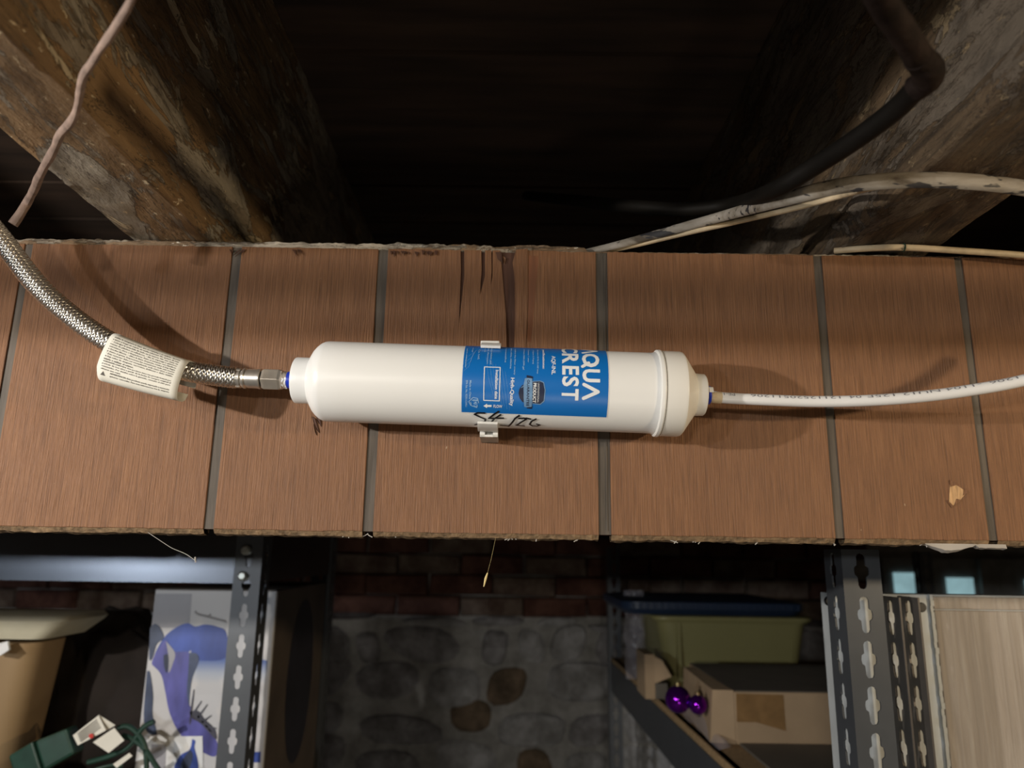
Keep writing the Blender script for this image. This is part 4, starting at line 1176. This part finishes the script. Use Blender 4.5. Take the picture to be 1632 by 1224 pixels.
def grad():
    m, nt, b = nodes('print_gradient')
    tc = N(nt, 'ShaderNodeTexCoord'); sx = N(nt, 'ShaderNodeSeparateXYZ'); nt.links.new(tc.outputs['Object'], sx.inputs[0])
    z0, z1 = P(340, 1090, YX).z, P(340, 1040, YX).z
    mr = N(nt, 'ShaderNodeMapRange'); nt.links.new(sx.outputs['Z'], mr.inputs[0]); mr.inputs[1].default_value = z0; mr.inputs[2].default_value = z1
    nt.links.new(ramp(nt, mr.outputs[0], [(0.0, (0.60, 0.60, 0.62)), (0.35, (0.45, 0.50, 0.60)), (0.75, (0.10, 0.17, 0.44)), (1.0, (0.045, 0.085, 0.36))]), b.inputs['Base Color'])
    b.inputs['Roughness'].default_value = 0.35; return m
M['grad'] = grad()
art('sky_print', G((395, 520), (606, 520), (590, 780), (385, 780)), M['grad'], 1.8)
art('sky_print', G((795, 565), (855, 578), (838, 800), (776, 780)), M['grad'], 1.8)
art('petal', sm(G((385, 530), (430, 535), (442, 580), (405, 680), (388, 790), (385, 850), (372, 760), (380, 640))), M['pslate'], 4)
art('petal', sm(G((150, 380), (180, 355), (215, 385), (232, 440), (190, 480), (165, 560), (145, 560))), M['pslate'], 4)
art('leaf', sm(G((132, 640), (150, 650), (168, 780), (165, 900), (190, 1020), (130, 1000), (112, 900))), M['pslate'], 4)
art('stamen', sm(G((232, 545), (258, 540), (262, 600), (250, 650), (236, 610))), M['navy'], 5)
art('stamen', sm(G((246, 460), (300, 530), (285, 600), (262, 650), (262, 560))), M['boxgrey'], 4)
twigs = MB()
for (a, b, c, d) in ((395, 900, 415, 750), (400, 910, 460, 820), (430, 930, 495, 840), (460, 950, 520, 905), (480, 970, 550, 985), (500, 990, 545, 1010), (400, 880, 390, 960), (430, 900, 540, 1030)):
    (x0, y0), (x1, y1) = G((a, b), (c, d)); p, q = P(x0, y0, YX), P(x1, y1, YX); p.y = q.y = YX-0.0016
    nrm = (q-p).cross(Vector((0, 1, 0))).normalized()*0.0016
    twigs.prism([p+nrm, p-nrm, q-nrm*0.4, q+nrm*0.4], (0, 0.0003, 0))
q = [P(a, b, YX) for a, b in sm(G((388, 880), (440, 880), (480, 930), (540, 990), (545, 1050), (460, 960), (400, 920)))]
twigs.prism([(v.x, YX-0.0015, v.z) for v in q], (0, 0.0003, 0))
twigs.build('twig_print', M['pgrey'], cart)
art('blue_band', G((750, 1130), (815, 1125), (812, 1190), (745, 1190)), M['pblue'], 3)
# illegible script line
mb = MB()
pts = []
for k in range(60):
    t = k/59; x = 418+190*t; y = 292+50*t - 8*math.sin(k*1.35) - (14 if k in (2, 3, 28, 29) else 0); pts.append((x, y))
q = [P(a, b, YX) for a, b in G(*pts)]
mb.tube([(v.x, YX-0.0008, v.z) for v in q], 0.0003, 4); mb.build('script_line', M['pgrey'], cart)
# inner small picture
art('small_picture', G((100, 1035), (466, 1030), (470, 1224), (75, 1224)), M['white'], 6)
art('small_picture_band', G((160, 1080), (250, 1080), (245, 1224), (150, 1224)), M['boxgrey'], 7)
art('small_figure', sm(G((405, 1048), (425, 1060), (420, 1100), (440, 1180), (430, 1240), (300, 1240), (330, 1150), (390, 1110))), M['pblue'], 8)
art('small_figure_fold', sm(G((395, 1110), (410, 1150), (380, 1240), (330, 1240), (350, 1170))), M['pslate'], 9)
# dark oval on the side
mb = MB(); cy, cz2 = (YX+YX2)/2+0.01, (P(455, 1100, YX).z+0.02)
mb.prism([(ax1+0.0009, cy+math.cos(a)*0.075, cz2-0.03+math.sin(a)*0.125) for a in [k*PI/14 for k in range(28)]], (0.0003, 0, 0)); mb.build('side_shape', M['pdark'], cart)

# tan bin with white lid
binT = thing('storage_bin', (-0.78, 1.24, zs), 'tan tapered bin at the far left edge with aged white lid', 'bin')
xr_t = P(88, 1020, 1.13).x; zt2 = P(60, 1022, 1.13).z
def rrect(x0, x1, y0, y1, z, r, n=5):
    out = []
    for (cx, cy, a0) in ((x1-r, y0+r, -PI/2), (x1-r, y1-r, 0), (x0+r, y1-r, PI/2), (x0+r, y0+r, PI)):
        for k in range(n+1):
            a = a0+PI/2*k/n; out.append(Vector((cx+math.cos(a)*r, cy+math.sin(a)*r, z)))
    return out
def loft(mb, rings):
    n = len(rings[0]); vs = [p for r_ in rings for p in r_]; fs = []
    for i in range(len(rings)-1):
        for k in range(n): fs.append((i*n+k, i*n+(k+1) % n, (i+1)*n+(k+1) % n, (i+1)*n+k))
    fs += [tuple(range(n)), tuple(range((len(rings)-1)*n, len(rings)*n))]
    return mb.add(vs, fs)
xb2 = P(20, 1215, 1.13).x
loft(MB(), [rrect(-1.02, xb2-0.02, 1.13, 1.20, zs+0.001, 0.03), rrect(-1.05, xb2, 1.11, 1.20, zs+0.05, 0.03), rrect(-1.08, xr_t-0.012, 1.10, 1.20, zt2, 0.03)]).build('bin_body', M['tan'], binT, smooth=True)
xl_ = P(112, 1000, 1.10).x; zl1 = P(60, 981, 1.10).z; zl0 = P(60, 1018, 1.10).z
loft(MB(), [rrect(-1.10, xl_-0.03, 1.09, 1.21, zl0, 0.02), rrect(-1.11, xl_-0.006, 1.08, 1.215, zl1-0.012, 0.02), rrect(-1.11, xl_, 1.075, 1.215, zl1-0.006, 0.02), rrect(-1.10, xl_-0.004, 1.085, 1.21, zl1, 0.018)]).build('lid', M['lidwhite'], binT, smooth=True)
MB().prism([P(-20, 1030, 1.08), P(12, 1022, 1.08), P(14, 1036, 1.075), P(0, 1045, 1.07), P(-20, 1042, 1.07)], (0, 0.004, 0)).build('lid_latch', M['white'], binT)
vs = []; fs = []
nb2, mb2 = 36, 20
for i in range(mb2+1):
    th2 = PI*i/mb2
    for k in range(nb2):
        a = 2*PI*k/nb2; d = Vector((math.sin(th2)*math.cos(a), math.sin(th2)*math.sin(a), math.cos(th2)))
        rn = 1+0.22*noise.noise(d*1.8+Vector((4, 0, 0)))+0.10*noise.noise(d*5)
        z = zs+0.001+(0.135+d.z*0.135*rn)
        vs.append((-0.665+d.x*0.125*rn, 1.325+d.y*0.075*rn, max(zs+0.001, z)))
for i in range(mb2):
    for k in range(nb2): fs.append((i*nb2+k, (i+1)*nb2+k, (i+1)*nb2+(k+1) % nb2, i*nb2+(k+1) % nb2))
tag(MB().add(vs, fs).build('dark_bundle', simple('dark_cloth', (0.022, 0.016, 0.013), 0.9, var=0.5, scale=9, bmp=0.5), smooth=True, angle=80), 'dark lumpy bundle between the tan bin and the flower carton', 'bundle')
# green cords, plug, tag
cords = thing('string_light_cord', P(200, 1290, 1.04+0.05), 'dark green string light cord heaped before the flower carton', 'cord')
rnd = random.Random(3)
mb = MB()
for k in range(26):
    cx = -0.73+rnd.random()*0.20; cy = 1.085; zc = zs+0.010+rnd.random()*0.075
    pts = []
    a0 = rnd.random()*6
    for j in range(9):
        a = a0+j*0.7; r_ = 0.03+rnd.random()*0.045
        pts.append((cx+math.cos(a)*r_, 1.085+math.sin(a)*0.010+rnd.uniform(-.004, .004), zc+math.sin(a*1.3)*0.018+rnd.uniform(-.004, .004)))
    pts = [(a, b, max(zs+0.004, c)) for a, b, c in pts]
    mb.tube(spline(pts, 5), 0.0024, 7)
mb.build('cord_heap', M['green'], cords, smooth=True)['kind'] = 'stuff'
for pts in ([(195, 1172), (215, 1180), (232, 1195), (245, 1215), (262, 1240)], [(188, 1160), (205, 1158), (222, 1172), (232, 1195), (234, 1240)], [(140, 1215), (175, 1205), (205, 1190), (228, 1160), (246, 1150)]):
    MB().tube(spline([P(a, b, 1.065) for a, b in pts], 8), 0.0034, 10).build('cord_loop', M['green'], cords, smooth=True)
plug = thing('green_plug', P(80, 1215, 1.05), 'dark green light string plug in the lower left corner', 'plug')
u = (P(120, 1178, 1.06)-P(30, 1222, 1.06)); L_ = u.length; u.normalize(); vv = Vector((0, 1, 0)); ww = u.cross(vv)
o_ = P(30, 1222, 1.06)
def obox(mb, o, u, v, w_, l, a, b, c, d): 
    q = [o+v*s*a[0]+w_*t*a[1] for s, t in ((-1, -1), (1, -1), (1, 1), (-1, 1))]; q2 = [o+u*l+v*s*b[0]+w_*t*b[1] for s, t in ((-1, -1), (1, -1), (1, 1), (-1, 1))]
    return mb.hexa(q, q2)
obox(MB(), o_, u, vv, ww, L_*0.45, (0.014, 0.018), (0.015, 0.021), 0, 0).build('plug_body', M['green'], plug, bevel=0.003)
obox(MB(), o_+u*L_*0.47, u, vv, ww, L_*0.55, (0.015, 0.020), (0.013, 0.017), 0, 0).build('plug_cap', M['green'], plug, bevel=0.004)
tg = thing('cord_tag', P(160, 1180, 1.05), 'folded white cord tag with a red dot above green plug', 'tag')
YG = 1.045
def gq(*pts): return [P(a, b, YG+c) for a, b, c in pts]
def slab(name, pts, mat, par, th=0.0008): return MB().prism(gq(*pts), (0, th, 0)).build(name, mat, par)
slab('front_fold', ((116, 1172, -0.004), (157, 1140, 0.0), (169, 1164, 0.0), (124, 1188, -0.004)), M['paper'], tg)
slab('back_fold', ((157, 1139, 0.003), (184, 1156, 0.008), (170, 1164, 0.008), (163, 1150, 0.004)), M['paper'], tg)
slab('tail', ((148, 1183, 0.002), (182, 1160, 0.004), (198, 1180, 0.004), (173, 1200, 0.002)), M['paper'], tg)
MB().prism([P(145+3.6*math.cos(k*PI/6), 1173+4*math.sin(k*PI/6), YG-0.0055) for k in range(12)], (0, 0.0008, 0)).build('red_dot', M['red'], tg)
mb = MB()
for i in range(5):
    a = (123+i*1.2, 1170+i*3.0); b = (154+i*1.6, 1147+i*3.0)
    p, q = P(*a, YG-0.0052), P(*b, YG-0.0012)
    n = Vector((0, 0, 0.0006)); mb.add([p-n, q-n, q+n, p+n], [(0, 1, 2, 3)])
mb.build('tag_lines', M['print_'], tg)
slab('tag_strip', ((180, 1218, 0.0), (206, 1200, 0.0), (211, 1205, 0.0), (186, 1224, 0.0)), M['paper'], tg)

# ================================================================== RIGHT SHELF CONTENTS
zS = zsh-0.002
# open long cardboard box
Yb = PZ(1180, 1188, zsh-0.002).y
p0 = P(1135, 1100, Yb); 
bxl = P(1172, 1150, Yb).x; bxr = bxl+0.36; bzt = P(1200, 1103, Yb).z
bk = thing('cardboard_box', (bxl+0.18, Yb+0.15, zS), 'long cardboard box with brown tape patch on the right shelf', 'box')
MB().box((bxl, Yb, zS+0.0005), (bxr, Yb+0.30, bzt)).build('carton', M['card'], bk, bevel=0.002)
xfl = P(1138, 1150, Yb).x
mb = MB(); mb.hexa([(xfl-0.004, Yb+0.012, zS+0.001), (bxl-0.0005, Yb+0.001, zS+0.001), (bxl-0.0005, Yb+0.26, zS+0.001), (xfl+0.01, Yb+0.26, zS+0.001)],
                   [(xfl+0.002, Yb+0.010, bzt+0.001), (bxl-0.0005, Yb+0.001, bzt+0.002), (bxl-0.0005, Yb+0.26, bzt), (xfl+0.014, Yb+0.26, bzt)])
mb.build('end_flap', M['card'], bk)
MB().box((bxl+0.002, Yb+0.004, bzt), (bxr, Yb+0.30, bzt+0.0012)).build('top_face', M['carddark'], bk)['label'] = 'dark grey top'
a, b = P(1172, 1104, Yb), P(1252, 1165, Yb)
MB().prism([(a.x+0.001, Yb-0.0006, a.z-0.001), (b.x, Yb-0.0006, a.z-0.002), (b.x+0.0005, Yb-0.0006, b.z), (a.x+0.03, Yb-0.0006, b.z+0.012), (a.x, Yb-0.0006, b.z+0.012)], (0, 0.0007, 0)).build('tape', M['tape'], bk)['label'] = 'brown tape patch'
# dark cardboard sheet in front of it
db = MB().box((bxl+0.004, YR+0.12, zS+0.0005), (bxl+0.36, Yb-0.004, zS+0.0045)).build('cardboard_sheet', M['carddark'], bevel=0.001)
tag(db, 'dim brown cardboard sheet on shelf in front of the taped cardboard box', 'sheet')
# yellow tub
Yt = 1.66
tx0, tx1 = P(1042, 980, Yt).x, P(1300, 990, Yt).x; tz = P(1170, 983, Yt).z
tb = thing('yellow_tub', ((tx0+tx1)/2, Yt+0.12, zS), 'yellow plastic tub with rolled rim behind the cardboard box', 'tub')
loft(MB(), [rrect(tx0+0.035, tx1-0.035, Yt+0.03, Yt+0.27, zS+0.001, 0.03), rrect(tx0+0.012, tx1-0.012, Yt+0.01, Yt+0.29, tz-0.012, 0.03)]).build('tub_body', M['tub'], tb, smooth=True)
loft(MB(), [rrect(tx0+0.006, tx1-0.006, Yt+0.004, Yt+0.296, tz-0.014, 0.03), rrect(tx0, tx1, Yt, Yt+0.30, tz-0.008, 0.03), rrect(tx0, tx1, Yt, Yt+0.30, tz-0.002, 0.03), rrect(tx0+0.006, tx1-0.006, Yt+0.006, Yt+0.294, tz, 0.03)]).build('rim', M['tub'], tb, smooth=True)
MB().box((tx0+0.05, Yt+0.006, zS+0.03), (tx0+0.058, Yt+0.03, tz-0.014)).build('rib', M['tub'], tb)
# navy lid on top
nv = thing('navy_lid', ((tx0+tx1)/2-0.02, Yt+0.16, tz), 'navy blue plastic lid resting over the yellow tub', 'lid')
nz = tz+0.001
loft(MB(), [rrect(tx0-0.055, tx1-0.02, Yt+0.02, Yt+0.38, nz, 0.04), rrect(tx0-0.065, tx1-0.01, Yt+0.01, Yt+0.39, nz+0.012, 0.04), rrect(tx0-0.065, tx1-0.01, Yt+0.01, Yt+0.39, nz+0.026, 0.04), rrect(tx0-0.04, tx1-0.035, Yt+0.03, Yt+0.37, nz+0.030, 0.04)]).build('lid_shell', M['navyplastic'], nv, smooth=True)
mb = MB()
for k in range(24):
    x = tx0-0.045+k*0.0155; mb.box((x, Yt+0.008, nz+0.012), (x+0.006, Yt+0.011, nz+0.024))
mb.build('rim_ribs', M['navyplastic'], nv)
# small folded carton on the left of the shelf
Yc = 1.60
cb0 = P(1028, 1045, Yc); cb1 = P(1042, 1100, Yc)
cb0.x -= 0
sc_ = thing('small_carton', (cb0.x+0.03, Yc+0.03, zS), 'small tan open carton behind the clear bag of ornaments', 'box')
xa_ = P(1028, 1080, Yc).x
MB().box((xa_, Yc, zS+0.0005), (xa_+0.020, Yc+0.10, P(1030, 1043, Yc).z)).build('side_panel', M['card'], sc_)
MB().prism([(xa_+0.020, Yc, zS+0.03), (xa_+0.052, Yc-0.01, zS+0.045), (xa_+0.035, Yc-0.005, zS+0.075), (xa_+0.020, Yc, P(1030, 1046, Yc).z)], (0, 0.003, 0)).build('flap', M['card'], sc_)
MB().box((xa_+0.020, Yc+0.001, zS+0.0005), (xa_+0.045, Yc+0.05, zS+0.030)).build('base', M['carddark'], sc_)
# purple ornaments in clear bag
Yo = Yb+0.045
for (px, py, r, lab_) in ((1102, 1115, 0.021, 'shiny purple bauble in clear bag, the larger left one'), (1126, 1121, 0.015, 'small purple bauble tucked against the cardboard box end')):
    c = P(px, py, Yo); c.x = xfl-r-0.001 if px > 1110 else xfl-r-0.024
    if px > 1110: c.y -= 0.012
    th_ = thing('christmas_bauble', c-Vector((0, 0, r)), lab_, 'bauble', 'purple baubles in clear bag')
    MB().ball(c, r, 24, 14).build('glass_ball', M['purple'], th_, smooth=True, angle=80)
    MB().tube([c+Vector((0, 0, r*0.95)), c+Vector((0, 0, r*1.25))], r*0.22, 10).build('metal_cap', M['gold'], th_)
# clear bag under/around them
bagY0, bagY1 = 1.20, 1.62
vs = []; fs = []
nu, nv_ = 26, 12
for i in range(nu+1):
    for j in range(nv_+1):
        u_, v_ = i/nu, j/nv_
        y = bagY0+(bagY1-bagY0)*u_
        xlft = xr+0.02-(y-YR)/(2.22-YR)*(xr-XBk)+0.012; xrgt = xfl-0.004
        x = xlft+(xrgt-xlft)*v_
        h = 0.030*math.sin(PI*v_)**0.5*math.sin(PI*min(1, u_*1.05))**0.5 + 0.010*noise.noise(Vector((x*30, y*22, 0)))
        vs.append((x, y, zS+0.0008+max(0, h)))
for i in range(nu):
    for j in range(nv_): fs.append((i*(nv_+1)+j, i*(nv_+1)+j+1, (i+1)*(nv_+1)+j+1, (i+1)*(nv_+1)+j))
tag(MB().add(vs, fs).build('clear_bag', M['bag'], smooth=True, angle=80), 'crumpled clear plastic bag under the purple baubles', 'bag')
# clear plastic stood behind the tub's ends
vs = []; fs = []
for i in range(15):
    for j in range(10):
        x = P(990, 1000, 1.98).x-0.012+0.045*j/9; z = zS+0.001+0.20*i/14
        vs.append((x+0.006*noise.noise(Vector((z*30, j, 0))), 1.84+0.02*noise.noise(Vector((x*40, z*25, 2))), z))
for i in range(14):
    for j in range(9): fs.append((i*10+j, i*10+j+1, (i+1)*10+j+1, (i+1)*10+j))
tag(MB().add(vs, fs).build('plastic_wrap', M['bag'], smooth=True, angle=80), 'upright clear plastic wrap left of the yellow tub', 'wrap')
